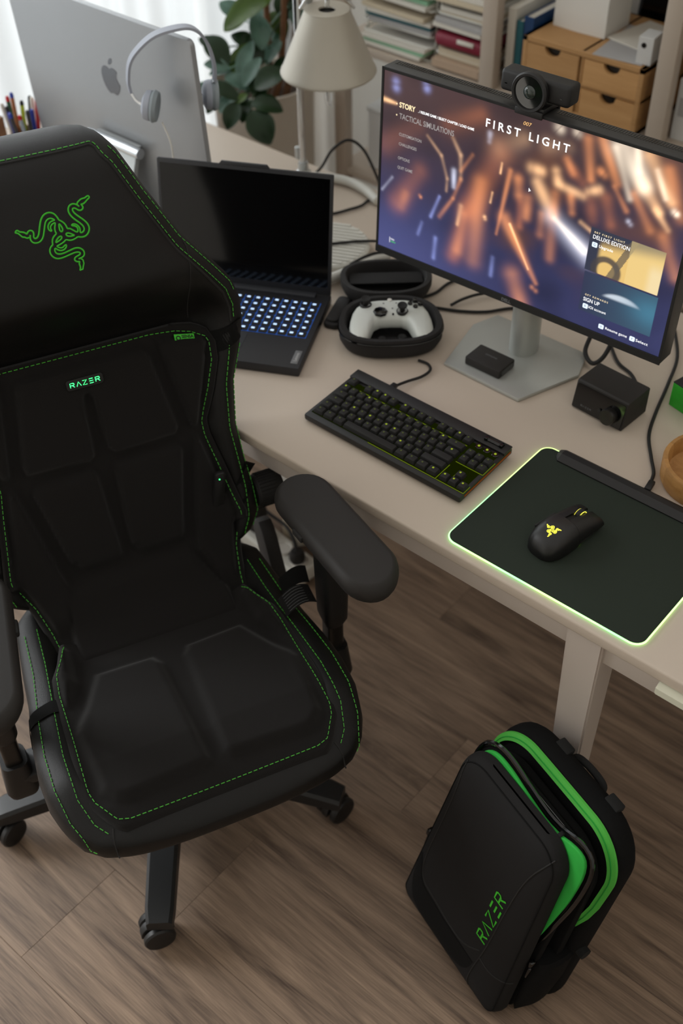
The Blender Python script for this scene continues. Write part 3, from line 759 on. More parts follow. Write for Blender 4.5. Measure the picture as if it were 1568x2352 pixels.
# blurred strokes: x0 y0 x1 y1 half-widths colour gain (screen fractions, y up, x scaled 1.75)
ST = [(0.727,0.763,0.577,0.405,0.0675,0.0563,C1,0.90),
 (0.577,0.405,0.503,0.111,0.0563,0.0450,C1,0.80),
 (0.721,0.794,0.846,0.871,0.0675,0.0450,TN,0.60),
 (0.794,0.692,0.754,0.331,0.0158,0.0090,C2,0.70),
 (0.629,0.575,0.629,0.133,0.0450,0.0506,C2,0.55),
 (0.544,0.371,0.525,0.154,0.0281,0.0338,C2,0.50),
 (0.288,0.729,0.382,0.649,0.0090,0.0101,TN,0.80),
 (0.382,0.649,0.428,0.535,0.0101,0.0101,TN,0.80),
 (0.428,0.535,0.428,0.467,0.0101,0.0090,TN,0.70),
 (0.443,0.763,0.498,0.686,0.0113,0.0124,TN,0.90),
 (0.498,0.686,0.510,0.559,0.0124,0.0124,TN,0.80),
 (0.510,0.559,0.473,0.439,0.0124,0.0113,C2,0.50),
 (0.473,0.439,0.397,0.309,0.0113,0.0135,C2,0.50),
 (0.254,0.522,0.122,0.300,0.0506,0.0619,C1,0.70),
 (0.171,0.362,0.150,0.284,0.0281,0.0281,C2,0.30),
 (0.791,0.433,1.019,0.139,0.0360,0.0135,C2,0.85),
 (0.827,0.411,0.964,0.201,0.0079,0.0056,C3,0.90),
 (0.876,0.133,0.946,-0.009,0.0506,0.0450,C2,0.65),
 (0.953,0.680,1.053,0.544,0.0315,0.0360,C3,0.75),
 (1.053,0.531,1.282,0.396,0.0473,0.0540,GR,0.85),
 (1.071,0.528,1.257,0.414,0.0158,0.0225,C4,0.90),
 (0.843,0.664,0.858,0.584,0.0293,0.0270,C2,0.75),
 (0.910,0.581,0.913,0.485,0.0293,0.0270,C2,0.70),
 (0.870,0.547,0.882,0.420,0.0225,0.0225,C1,0.80),
 (0.910,0.745,0.965,0.745,0.0293,0.0270,C3,0.85),
 (1.044,0.769,1.063,0.714,0.0248,0.0248,C3,0.85),
 (1.056,0.652,1.062,0.556,0.0270,0.0248,C2,0.65),
 (1.142,0.667,1.160,0.590,0.0225,0.0203,C2,0.70),
 (1.093,0.704,1.203,0.692,0.0225,0.0225,C3,0.70),
 (1.230,0.723,1.279,0.748,0.0225,0.0248,C3,0.80),
 (1.093,0.843,1.133,0.788,0.0225,0.0203,C2,0.70),
 (0.998,0.525,1.004,0.417,0.0225,0.0248,C2,0.45),
 (1.056,0.522,1.077,0.309,0.0338,0.0281,C2,0.40),
 (0.977,0.880,1.093,0.905,0.0450,0.0338,TN,0.50),
 (1.185,0.970,1.230,0.788,0.0281,0.0225,C2,0.75),
 (1.258,0.992,1.365,0.809,0.0281,0.0248,C2,0.80),
 (1.328,0.973,1.441,0.757,0.0203,0.0180,C4,0.50),
 (1.365,0.995,1.499,0.834,0.0675,0.0394,C4,1.00),
 (1.499,0.834,1.596,0.738,0.0394,0.0225,C3,0.80),
 (1.496,0.986,1.642,0.803,0.0394,0.0281,C3,0.75),
 (1.459,0.782,1.569,0.637,0.0225,0.0248,C2,0.60),
 (1.603,0.942,1.703,0.745,0.0338,0.0338,C2,0.65),
 (1.667,0.763,1.679,0.757,0.0180,0.0158,C4,1.00),
 (1.642,0.624,1.742,0.451,0.0338,0.0338,C2,0.55),
 (1.456,0.643,1.468,0.633,0.0135,0.0135,GR,0.60),
 (1.215,0.556,1.322,0.510,0.0135,0.0113,C3,0.60),
 (1.273,0.840,1.295,0.828,0.0225,0.0203,C2,0.80),
 (1.355,0.788,1.435,0.692,0.0135,0.0158,C2,0.50),
 (1.578,0.742,1.654,0.667,0.0180,0.0158,C3,0.60),
 (1.435,0.995,1.462,0.899,0.0203,0.0180,C4,0.60),
 (1.548,0.927,1.612,0.813,0.0158,0.0158,C4,0.60),
 (1.249,0.674,1.273,0.596,0.0338,0.0338,C1,0.60),
 (1.325,0.717,1.370,0.599,0.0338,0.0293,C1,0.70),
 (1.133,0.797,1.191,0.757,0.0293,0.0293,C1,0.70),
 (0.413,0.828,0.593,0.927,0.0563,0.0450,C1,0.50),
 (0.028,0.609,0.224,0.763,0.0675,0.0563,C1,0.35),
 (-0.002,0.847,0.081,0.844,0.0135,0.0090,C3,1.00),
 (0.075,0.955,0.078,0.927,0.0248,0.0248,BL,0.90),
 (0.261,0.989,0.267,0.970,0.0225,0.0225,BL,0.90),
 (1.026,0.986,1.035,0.979,0.0270,0.0248,C4,0.60),
 (1.121,0.989,1.133,0.983,0.0225,0.0225,C4,0.50),
 (0.465,0.590,0.471,0.504,0.0158,0.0135,GR,0.90),
 (0.657,0.847,0.657,0.806,0.0158,0.0135,GR,0.50),
 (0.388,0.420,0.342,0.290,0.0101,0.0113,BL,0.90),
 (0.382,0.173,0.378,0.053,0.0135,0.0135,BL,0.80),
 (0.287,0.235,0.266,0.158,0.0113,0.0113,BL,0.50),
 (0.748,0.188,0.748,0.084,0.0135,0.0135,BL,0.60),
 (0.077,0.433,0.013,0.343,0.0090,0.0090,GR,0.40),
 (0.263,0.386,0.269,0.380,0.0101,0.0101,C2,0.80),
 (0.675,0.399,0.678,0.392,0.0113,0.0113,C3,0.80),
 (0.742,0.717,0.739,0.664,0.0067,0.0067,C3,0.80),
 (0.705,0.547,0.699,0.491,0.0067,0.0067,C3,0.70),
 (0.568,0.708,0.507,0.603,0.0113,0.0113,C2,0.40),
 (1.001,0.108,1.025,0.096,0.0135,0.0135,C2,0.60),
 (0.513,0.303,0.525,0.411,0.0113,0.0158,C3,0.50)]
def mixc(a, b, f): return tuple(a[i]+(b[i]-a[i])*f for i in range(3))
def screen_col(fx, fy):
    X = fx*1.75; c_ = mixc((.042, .046, .120), (.075, .043, .046), sstep(.15, .95, fy-.1*(fx-.3)))
    nz = math.sin(X*7.1+fy*5.3)*math.sin(X*3.7-fy*8.9+1.3)+.5*math.sin(X*17-fy*11)*math.sin(fy*19+X*5)
    c_ = mixc(c_, (.20, .085, .045), max(0., nz)*.45*sstep(.15, .55, fx)*sstep(.05, .4, fy)); c_ = tuple(q*(1+.25*min(0., nz)) for q in c_)
    c_ = tuple(v*(1.25-.55*math.exp(-((fx-.5)**2+(fy-.5)**2)*3)) for v in c_)
    c_ = mixc(c_, (.10, .11, .27), .75*sstep(.5, -.1, fy)*sstep(.55, .0, fx))
    for (x0, y0, x1, y1, w0, w1, cc_, g) in ST:
        d, t_ = capsule(X, fy, x0, y0, x1, y1, w0, w1)
        if d < 2.6:
            k_ = g*(.78+.2*math.sin(4*t_+x0*40))*math.exp(-d*d*1.0); c_ = tuple(min(1.1, c_[i]*(1-.3*k_)+cc_[i]*k_) for i in range(3))
    c_ = tuple(1.12*q**1.12 for q in c_)
    # two picture cards at the lower right
    mx_, my_ = SX0+fx*(SX1-SX0), SY0+fy*(SY1-SY0)
    if .4235 < mx_ < .5545 and .1185 < my_ < .194:
        a, b = (mx_-.4235)/.131, (my_-.1185)/.0755
        c_ = mixc((.03, .035, .06), (.75, .50, .17), sstep(.12, .2, a)*sstep(.8, .45, b-.25*a)) 
        d = math.hypot((a-.28)*1.6, b-.12); c_ = mixc(c_, (.05, .045, .05), .9*(sstep(.36, .3, d)*sstep(.17, .22, d)))
        if .42 < a-.25*(b-.5) < .52: c_ = mixc(c_, (.10, .085, .07), .8)
        if a > .78: c_ = mixc(c_, (.85, .75, .55), .6*sstep(.78, .9, a)*sstep(.75, .4, b))
        if a > .55: c_ = mixc(c_, (.85, .66, .3), .35)
    elif .4245 < mx_ < .5565 and .0435 < my_ < .1155:
        a, b = (mx_-.4245)/.132, (my_-.0435)/.072
        c_ = mixc((.028, .035, .075), (.04, .09, .14), a)
        d = math.hypot((a-.55)*1.1, (b-.45)*1.2); c_ = mixc(c_, (.55, .62, .70), sstep(.34, .26, d)*sstep(.52, .6, b)*sstep(.98, .85, b))
        c_ = mixc(c_, (.06, .2, .30), .8*math.exp(-((a-.95)**2*14+(b-.55)**2*8)))
    return c_
me = bpy.data.meshes.new('screen'); GX, GY = 400, 228; vsx = []; fcs = []; cols = []
for j in range(GY+1):
    for i in range(GX+1):
        fx, fy = i/GX, j/GY; vsx.append(mp(SX0+fx*(SX1-SX0), SY0+fy*(SY1-SY0), .0006)); c_ = screen_col(fx, fy); cols += [*c_, 1.]
for j in range(GY):
    for i in range(GX): a = j*(GX+1)+i; fcs.append((a, a+1, a+GX+2, a+GX+1))
me.from_pydata([tuple(v) for v in vsx], [], fcs); at = me.color_attributes.new('picture', 'FLOAT_COLOR', 'POINT'); at.data.foreach_set('color', cols)
sm_ = bpy.data.materials.new('lit_screen'); sm_.use_nodes = True; nt = sm_.node_tree; b_ = nt.nodes['Principled BSDF']; b_.inputs['Base Color'].default_value = (.01, .01, .012, 1); b_.inputs['Roughness'].default_value = .35; b_.inputs['Specular IOR Level'].default_value = .3
an_ = nt.nodes.new('ShaderNodeAttribute'); an_.attribute_name = 'picture'; nt.links.new(an_.outputs['Color'], b_.inputs['Emission Color']); b_.inputs['Emission Strength'].default_value = .68
me.materials.append(sm_); scr = bpy.data.objects.new('screen', me); COL.objects.link(scr); scr.parent = mo; scr['label'] = 'lit screen with blurred brass instruments behind a menu'
emat('ui_white', '#f4f4f4', .95); emat('ui_cream', '#f2dcb0', .9); emat('ui_grey', '#a09a98', .7); emat('ui_gold', '#e0b070', .9); emat('ui_green', '#3fd04a', .9); emat('ui_key', '#c9d6e6', .95); emat('ui_keyglyph', '#3a4a6a', .5)
def ui(s, x, y, h, m, align='LEFT', **k): return text('menu_lettering', s, h, m, scr, MF @ Matrix.Translation((x, y, .0011)), extrude=0., align=align, **k)
def fit(s, x0, x1, y, h, m, **k):
    o = ui(s, 0, 0, h, m, **k); xs_ = [(MF.inverted() @ v.co).x for v in o.data.vertices]; w_ = max(xs_)-min(xs_); sc = (x1-x0)/w_
    o.data.transform(MF @ Matrix.Translation((x0, y, .0011)) @ Matrix.Diagonal((sc, 1, 1, 1)) @ Matrix.Translation((-min(xs_), 0, -.0011)) @ MF.inverted()); return o
fit('STORY', .039, .072, .287, .0125, 'ui_cream', bold=.0003); fit('. / RESUME GAME / SELECT CHAPTER / LOAD GAME', .078, .190, .2862, .0062, 'ui_white', bold=.0001)
fit('TACTICAL SIMULATIONS', .040, .152, .268, .0135, 'ui_grey', bold=.0001); fit('CUSTOMISATION', .041, .088, .2365, .0075, 'ui_grey', bold=.0001); fit('CHALLENGES', .0415, .079, .2195, .0075, 'ui_grey', bold=.0001)
fit('OPTIONS', .041, .066, .194, .0075, 'ui_grey', bold=.0001); fit('QUIT GAME', .041, .073, .177, .0075, 'ui_grey', bold=.0001)
fit('FIRST LIGHT', .211, .365, .304, .019, 'ui_white', space=1.5, bold=.0003); fit('007', .279, .294, .3225, .0085, 'ui_gold', shear=.2)
fit('007 FIRST LIGHT', .430, .484, .1865, .0048, 'ui_cream', space=1.4); fit('DELUXE EDITION', .429, .494, .1785, .0098, 'ui_white'); fit('Upgrade', .442, .467, .1655, .007, 'ui_white')
fit('GET REWARDS', .4325, .475, .0745, .0045, 'ui_cream', space=1.4); fit('SIGN UP', .431, .461, .0655, .0098, 'ui_white'); fit('IOI account', .443, .475, .054, .0068, 'ui_white')
fit('Resume game', .479, .519, .0275, .007, 'ui_white'); fit('Select', .535, .557, .0278, .007, 'ui_white')
ui('||||||||', .033, .0355, .004, 'ui_white'); ui('online', .033, .0305, .0045, 'ui_green')
for x, y, g in ((.434, .1655, 'G'), (.4365, .0535, 'R'), (.471, .0275, 'V'), (.5285, .0275, 'F')):
    t = B(); prism(t, rrect(.0095, .0085, .0018, 3), .0008, .0011, mat4=MF @ Matrix.Translation((x, y, 0))); obj('key_hint', t, 'ui_key', scr, smooth=False); text('menu_lettering', g, .006, 'ui_keyglyph', scr, MF @ Matrix.Translation((x, y, .0013)), extrude=0., align='CENTER')
t = B(); add(t, [mp(.303, .2215, .0011), mp(.3075, .217, .0011), mp(.3055, .2165, .0011), mp(.3035, .2145, .0011)], [(0, 1, 2, 3)]); obj('cursor', t, 'ui_white', scr, smooth=False)
t = B(); box(t, (.031, .033, .001), (.0006, .011, .0002)); bmesh.ops.transform(t, matrix=MF, verts=t.verts); obj('menu_rule', t, 'ui_white', scr, smooth=False)
for x, y in ((.0335, .2875), (.034, .2685)):
    t = B(); box(t, (x, y, .001), (.002, .0022, .0002)); bmesh.ops.transform(t, matrix=MF, verts=t.verts); obj('menu_bullet', t, 'ui_cream', scr, smooth=False)
# stand
t = B(); prism(t, smooth([(-.088, -.128), (.078, -.132), (.122, -.004), (.10, .06), (-.10, .06), (-.118, .004)], 0), 0, .008, bev=.003); sb_ = obj('stand_base', t, 'stand_silver', mo)
t = B(); loft(t, [[(x, y, z) for x, y in ellipse(.026, .03, 28, .0, .0)] for z in (.008, .30)]); obj('stand_column', t, 'stand_silver', mo)
t = B(); box(t, (.0, -.018, .27), (.1, .05, .1), bev=.01); obj('stand_head', t, 'stand_silver', mo)

# webcam clipped on the monitor
wc = thing('webcam', 'black wide webcam with round lens clipped atop the monitor', 'camera', tuple(Vector((-.89, .5, ZD)) + MF @ Vector((.29, MHt, -.01)))); cam_scale(wc)
WF = frame((0, 0, 0), MX, MY)
def wtr(t): bmesh.ops.transform(t, matrix=WF, verts=t.verts); return t
t = B(); box(t, (-.003, .034, -.012), (.124, .034, .034), bev=.006, seg=3); obj('body', wtr(t), 'black_plastic', wc)
t = B(); lathe(t, [(.0, .0), (.027, .0), (.0305, .003), (.0312, .011), (.029, .014), (.0255, .0135), (.0245, .010), (0, .009)], 40, Matrix.Translation((-.006, .03, .004))); lr = obj('lens_ring', wtr(t), 'black_plastic', wc)
t = B(); lathe(t, [(0, .0092), (.0243, .0102), (.0135, .0085), (.0, .0082)], 36, Matrix.Translation((-.006, .03, .0042))); obj('lens_cone', wtr(t), 'glass_lens', lr)
t = B(); lathe(t, [(0, .0), (.0115, .0), (.009, .0035), (.005, .005), (0, .0055)], 30, Matrix.Translation((-.006, .03, .0125))); obj('lens', wtr(t), 'lens_green', lr)
for s_ in (-.054, .045):
    t = B(); box(t, (s_, .03, .0052), (.004, .0015, .0006)); obj('microphone_slot', wtr(t), 'gloss_black', wc, smooth=False)
t = B(); box(t, (-.002, .0055, -.012), (.05, .009, .05), bev=.002); box(t, (-.002, -.0005, .0145), (.05, .012, .005), bev=.002); box(t, (.018, -.012, -.036), (.012, .03, .005), bev=.002); obj('clip', wtr(t), 'black_plastic', wc)
t = B(); cyl(t, (-.018, .013, .006), (.012, .013, .006), .006, n=16); obj('hinge', wtr(t), 'black_matte', wc)

# ------------------------------------------------------------------ keyboard
KX, KY = -1.07, .0915; KW, KD = .334, .147
kb = thing('keyboard', 'black tenkeyless keyboard with dim green backlight lying on the desk', 'keyboard', (KX, KY, ZD)); cam_scale(kb)
kt_ = math.atan2(.008, KD)
KF = Matrix.Translation((0, 0, .012)) @ Matrix.Rotation(kt_, 4, 'X')
t = B(); box(t, (KW/2, KD/2, -.003), (KW, KD, .013), bev=.003); box(t, (KW/2, KD-.012, .005), (KW, .024, .004), bev=.0015); bmesh.ops.transform(t, matrix=KF, verts=t.verts)
for v in t.verts:
    if v.co.z < .0045: v.co.z = max(v.co.z, .001)
kbase = obj('case', t, 'black_plastic', kb)
emat('key_glow', '#9fbf20', .012); emat('key_leak', '#a8c428', .2); emat('legend_glow', '#b7cc3a', .4); emat('legend_dim', '#6c7446', .25)
t = B(); x0, x1 = .006, .333
add(t, [KF @ Vector(p) for p in ((.007, .012, .0038), (.327, .012, .0038), (.327, .118, .0038), (.007, .118, .0038))], [(0, 1, 2, 3)]); obj('backlight', t, 'key_glow', kb, smooth=False)
# switch plate in strips so light only leaks at the key edges
u = .0178
kmesh = {}
def key(x, y, w_, m='black_matte', legend=0):
    k_ = round(w_, 4)
    if k_ not in kmesh:
        t = B(); a, b = w_-.0022, u-.0022
        loft(t, [rr_ for rr_ in ([(px, py, 0) for px, py in rrect(a, b, .0012, 2)], [(px, py, .0015) for px, py in rrect(a, b, .0012, 2)], [(px, py+.0004, .0065) for px, py in rrect(a-.0035, b-.0035, .0015, 2)], [(px, py+.0004, .007) for px, py in rrect(a-.0055, b-.0055, .001, 2)])])
        o = obj('key', t, m, kb); kmesh[k_] = o.data
    else:
        o = bpy.data.objects.new('key', kmesh[k_]); COL.objects.link(o); o.parent = kb
    o.matrix_local = KF @ Matrix.Translation((x+w_/2, y+u/2, .0042))
    if legend:
        t = B(); box(t, (-.0015, .0022, .0072), (.003, .003, .0002)); q = obj('legend', t, 'legend_glow' if legend > 1 else 'legend_dim', o, smooth=False)
    return o
ky0 = .0125; kx0 = .0085
rowsk = [[1.25, 1.25, 1.25, 6.25, 1.25, 1.25, 1.25, 1.25], [1.25, 1]+[1]*10+[2.75], [1.75]+[1]*11+[2.25], [1.5]+[1]*12+[1.5], [1]*13+[2]]
rk = random.Random(5)
for r_, ws in enumerate(rowsk):
    x = kx0
    for i, w_ in enumerate(ws):
        lg = 0 if w_ > 2 else (2 if rk.random() < .16 else 1)
        key(x, ky0+r_*u, w_*u, legend=lg); x += w_*u
yF = ky0+5*u+.0045
key(kx0, yF, u, legend=1)
for g in range(3):
    for i in range(4): key(kx0+u*(2+g*4.5+i), yF, u, legend=1 if rk.random() < .6 else 2)
xn = kx0+15*u+.004
for i in range(3):
    key(xn+i*u, ky0, u, legend=2)
    for r_ in (3, 4): key(xn+i*u, ky0+r_*u-.002, u, legend=1)
key(xn+u, ky0+u, u, legend=2)
for i in range(3):
    t = B(); lathe(t, [(0, 0), (.0062, 0), (.0065, .0012), (.0055, .0022), (0, .0022)], 18, KF @ Matrix.Translation((xn+.009+i*.0165, yF+.009, .0042))); kb_ = obj('round_button', t, 'gloss_black', kb)
    t = B(); lathe(t, [(0, 0), (.0022, 0), (.0022, .0003), (0, .0003)], 10, KF @ Matrix.Translation((xn+.009+i*.0165, yF+.009, .0064))); obj('legend', t, 'legend_glow', kb_, smooth=False)
t = B()
for a, b in (((.135, .0105), (.2765, .0105)), ((.2765, .0105), (.2765, .0505)), ((xn-.001, .0105), (xn+3*u, .0105)), ((xn+3*u, .0105), (xn+3*u, .029)), ((xn, ky0+3*u-.003), (xn+3*u, ky0+3*u-.003)), ((xn+3*u+.0005, ky0+3*u-.003), (xn+3*u+.0005, ky0+5*u-.004)), ((.04, yF-.0022), (.105, yF-.0022)), ((.125, yF-.0022), (.19, yF-.0022)), ((.2, yF-.0022), (.272, yF-.0022)), ((xn+u, ky0+u), (xn+u, ky0+2*u))):
    tube(t, [KF @ Vector((*a, .0046)), KF @ Vector((*b, .0046))], .0005, n=4)
obj('light_leak', t, 'key_leak', kb, smooth=False, kind='stuff')
t = B(); cyl(t, (KF @ Vector((.290, KD-.0115, .0072))), (KF @ Vector((.322, KD-.0115, .0072))), .0042, n=14)
for xx in (.288, .318): box(t, KF @ Vector((xx+.002, KD-.0115, .0082)), (.006, .0105, .008), bev=.001)
obj('volume_roller', t, 'gloss_black', kb)
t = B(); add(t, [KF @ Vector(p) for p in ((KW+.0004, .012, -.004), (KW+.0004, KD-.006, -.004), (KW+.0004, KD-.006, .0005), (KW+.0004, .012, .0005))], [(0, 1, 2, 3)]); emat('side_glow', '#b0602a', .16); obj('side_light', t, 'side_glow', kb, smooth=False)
cable('keyboard_cable', [(-1.001, .236, .752), (-1.0, .252, .752), (-.995, .285, .747), (-.985, .315, .745), (-.985, .34, .745), (-1.0, .352, .745), (-1.02, .35, .745)], .0026, 'black_matte', 'thin black cable from the keyboard back toward the controller case'); cam_scale(bpy.data.objects['keyboard_cable'])
t = B(); box(t, (-1.001, .247, .752), (.011, .026, .008), bev=.002); tag(cam_scale(obj('keyboard_plug', t, 'black_plastic')), 'small black plug at the back edge of the keyboard', 'plug')

# ------------------------------------------------------------------ lit mouse mat
PX0, PX1, PY0, PY1 = -.7115, -.3625, .0135, .302
mm = thing('mouse_mat', 'dark mouse mat with glowing green edge at the desk front', 'mouse mat', ((PX0+PX1)/2, (PY0+PY1)/2, ZD)); cam_scale(mm)
pw, pd = PX1-PX0, PY1-PY0
mat('mat_cloth', '#272f27', .8, bump=.3, bscale=1600, spec=.25)
t = B(); prism(t, rrect(pw-.006, pd-.006, .018, 8), .0, .0042, bev=.0008); obj('mat_surface', t, 'mat_cloth', mm)
def led(name):
    m = bpy.data.materials.new(name); m.use_nodes = True; nt = m.node_tree; nt.nodes.clear(); N = nt.nodes.new
    o = N('ShaderNodeOutputMaterial'); e = N('ShaderNodeEmission'); tc = N('ShaderNodeTexCoord'); n = N('ShaderNodeTexNoise'); n.inputs['Scale'].default_value = 6; r = N('ShaderNodeValToRGB')
    r.color_ramp.elements[0].position = .38; r.color_ramp.elements[0].color = (*lin('#7dffa0'), 1); r.color_ramp.elements[1].position = .62; r.color_ramp.elements[1].color = (*lin('#d0ff90'), 1)
    nt.links.new(tc.outputs['Object'], n.inputs['Vector']); nt.links.new(n.outputs['Fac'], r.inputs[0]); nt.links.new(r.outputs[0], e.inputs[0]); e.inputs['Strength'].default_value = 1.5; nt.links.new(e.outputs[0], o.inputs[0]); MATS[name] = m
led('edge_led')
t = B(); tube(t, [(x, y, .0026) for x, y in rrect(pw-.0045, pd-.0045,   .0188, 10)], .0016, n=8, closed=True); obj('edge_light', t, 'edge_led', mm)
t = B(); secs = []
for x, wd, h in ((-.145, .018, .0055), (-.135, .03, .012), (.17, .03, .012), (.178, .018, .0055)):
    y1 = pd/2+.004; secs.append([(x, y1-wd, .0043), (x, y1, .0), (x, y1, h*.7), (x, y1-.006, h), (x, y1-wd*.55, h), (x, y1-wd, h*.55)])
loft(t, secs); obj('control_bar', t, 'black_plastic', mm, smooth=False)
cable('mouse_mat_cable', [(-.522, .313, .747), (-.528, .335, .746), (-.536, .355, .744), (-.557, .384, .744), (-.588, .431, .744), (-.609, .49, .744), (-.634, .58, .744), (-.66, .66, .744), (-.71, .74, .744)], .003, 'black_matte', 'black cable curving back from the mouse mat past the amplifier'); cam_scale(bpy.data.objects['mouse_mat_cable'])
t = B(); box(t, (-.522, .316, .748), (.011, .024, .008), bev=.002, rot=.15); tag(cam_scale(obj('mouse_mat_plug', t, 'black_plastic')), 'small black plug in the mouse mat control bar', 'plug')

# mouse: axis from tail (-.57,.083) to nose (-.54,.19)
ms_ = thing('mouse', 'black gaming mouse with lit green emblem resting on the mat', 'mouse', (-.567, .129, ZD+.0044), math.radians(-10)); cam_scale(ms_)
mat('mouse_black', '#171616', .38, spec=.5)
def msec(y, hw, h, z0=.002, n=28, e=.62, hw2=None):
    out = []; hw2 = hw2 or hw
    for k in range(n):
        a = 2*PI*k/n; c_, s_ = math.cos(a), math.sin(a); w_ = hw if c_ > 0 else hw2
        z = (abs(s_)**e)*(1 if s_ > 0 else -1); out.append((w_*(abs(c_)**e)*(1 if c_ > 0 else -1), y, z0+(h*z if z > 0 else .004*z)))
    return out
prof_m = [(-.0595, .012, .008), (-.057, .019, .016), (-.05, .0258, .025), (-.038, .0298, .0325), (-.022, .031, .0365), (-.006, .0305, .0372), (.004, .030, .0362)]
t = B(); loft(t, [msec(y, a, h, .004) for y, a, h in prof_m]); obj('shell', t, 'mouse_black', ms_, angle=60)
for s_ in (-1, 1):
    t = B(); secs = []
    for y, a, h in ((.0045, .0298, .0358), (.02, .029, .0335), (.04, .0285, .0285), (.058, .0275, .0215), (.0615, .026, .018)):
        full_ = msec(y + (.004 if y > .06 else 0), a, h, .004, n=40); q = [p for p in full_ if p[0]*s_ > .0045 and p[2] > .009]
        q = sorted(q, key=lambda p: -p[0]*s_); 
        arc_ = [(s_*(.0047+(a-.0047)*math.sin(PI/2*i/10)**.62 if i else .0047), p_y, 0) for i, p_y in [(i, y) for i in range(11)]]
        pts = []
        for i in range(11):
            f_ = i/10; ang = PI/2*(1-f_)*.88+.06; xx = a*math.cos(ang)**.62; xx = max(xx, .0047); zz = .004+h*math.sin(ang)**.62
            if i == 0: xx = .0047
            pts.append((s_*xx, y+(.006*(f_-.3) if y > .06 else 0), zz))
        secs.append(pts + [(p[0]*.93 if abs(p[0]) > .006 else p[0], p[1], p[2]-.0035) for p in pts[::-1]])
    loft(t, secs); obj('button', t, 'mouse_black', ms_, angle=45)
t = B(); loft(t, [msec(y, a, h, .004) for y, a, h in ((.004, .0285, .033), (.03, .0268, .026), (.054, .0255, .017))]); obj('inner_body', t, 'black_matte', ms_)
t = B(); lathe(t, [(.004, -.0038), (.0105, -.0038), (.0115, -.002), (.0115, .002), (.0105, .0038), (.004, .0038)], 28, frame((0, .036, .0265), (0, 1, 0), (0, 0, 1))); wh = obj('wheel', t, 'black_matte', ms_)
emat('mouse_glow', '#e6e050', .9); emat('under_glow', '#9ae000', 6.0)
for s_ in (-1, 1):
    t = B(); tube(t, [(s_*.0042, .036+.0095*math.cos(a), .0265+.0095*math.sin(a)) for a in [2*PI*i/24 for i in range(24)]], .0008, n=6, closed=True); obj('wheel_light', t, 'mouse_glow', wh)
t = B()
ex = sum(p[0] for l in EMB for p in l)/sum(len(l) for l in EMB); 
for l in EMB:
    pts = smooth([emb_uv(x, y).to_3d() for x, y in l], 1); cu = emb_uv(850, 800)
    tube(t, [((p.x-cu.x)*.20, -.03+(p.y-cu.y)*.20, .004+.0349+(-.00018)*0) for p in pts], .0006, n=4)
for v in t.verts:
    y = v.co.y; h = interp([(a[0], a[2]) for a in prof_m], y); hw = interp([(a[0], a[1]) for a in prof_m], y); v.co.z = .0043+h*(max(0, 1-(abs(v.co.x)/hw)**(2/.62)))**(.31)+.0002
obj('emblem', t, 'mouse_glow', ms_, label='glowing yellow-green snake emblem')
t = B(); tube(t, [(x, y-.002, .0022) for x, y in [(p[0]*.92, p[1]) for p in [(a*math.cos(q), b*math.sin(q)) for a, b, q in [(.0275, .052, 2*PI*i/40) for i in range(40)]]]], .0012, n=6, closed=True); obj('under_light', t, 'under_glow', ms_)
t = B(); prism(t, [(a*.9, b*.93) for a, b in ellipse(.0275, .052, 30)], 0., .004); obj('sole', t, 'black_matte', ms_)
t = B(); box(t, (-.0312, .004, .021), (.004, .02, .006), bev=.0018); box(t, (-.0315, -.02, .0215), (.004, .02, .006), bev=.0018); obj('side_button', t, 'black_matte', ms_)

# ------------------------------------------------------------------ headphone amplifier
am_ = thing('headphone_amplifier', 'small black desktop amplifier box with round volume knob', 'amplifier', (-.6805, .452, ZD), math.radians(-4)); cam_scale(am_)
t = B(); prism(t, [(-.036, .0), (.038, .0), (.038, .05), (.036, .053), (-.024, .053), (-.027, .051)], -.0525, .0525, bev=.002, mat4=frame((0, 0, .002), (0, 1, 0), (0, 0, 1), (1, 0, 0))); obj('enclosure', t, 'soft_black', am_, angle=30)
AF = frame((0, -.0325, .027), (1, 0, 0), (0, .0117, .051))
t = B(); prism(t, rrect(.099, .046, .004), 0, .0012, mat4=AF); obj('front_panel', t, 'gloss_black', am_, smooth=False)
t = B(); lathe(t, [(0, 0), (.0145, 0), (.0145, .012), (.0135, .014), (.012, .0142), (0, .0115)], 40, AF @ Matrix.Translation((.026, -.006, .001))); obj('volume_knob', t, 'dark_metal', am_)
t = B(); lathe(t, [(0, 0), (.003, 0), (.003, .003), (0, .003)], 14, AF @ Matrix.Translation((.0045, -.006, .001))); obj('button', t, 'black_plastic', am_)
t = B(); wordmark(t, AF @ Matrix.Translation((-.022, -.014, .0013)), .0032, .16, 1.25); obj('lettering', t, 'grey_print', am_, smooth=False)
cable('amplifier_cable', [(-.655, .493, .765), (-.655, .508, .763), (-.672, .535, .748), (-.70, .562, .744), (-.735, .577, .744), (-.776, .617, .744)], .003, 'black_matte', 'black cable running from the amplifier back under the monitor'); cam_scale(bpy.data.objects['amplifier_cable'])
cable('monitor_cable_loop', [(-.80, .60, .80), (-.797, .575, .775), (-.79, .55, .757), (-.765, .535, .752), (-.752, .55, .765), (-.75, .58, .80)], .0042, 'black_matte', 'thick black cable loop hanging below the monitor right of its stand'); cam_scale(bpy.data.objects['monitor_cable_loop'])

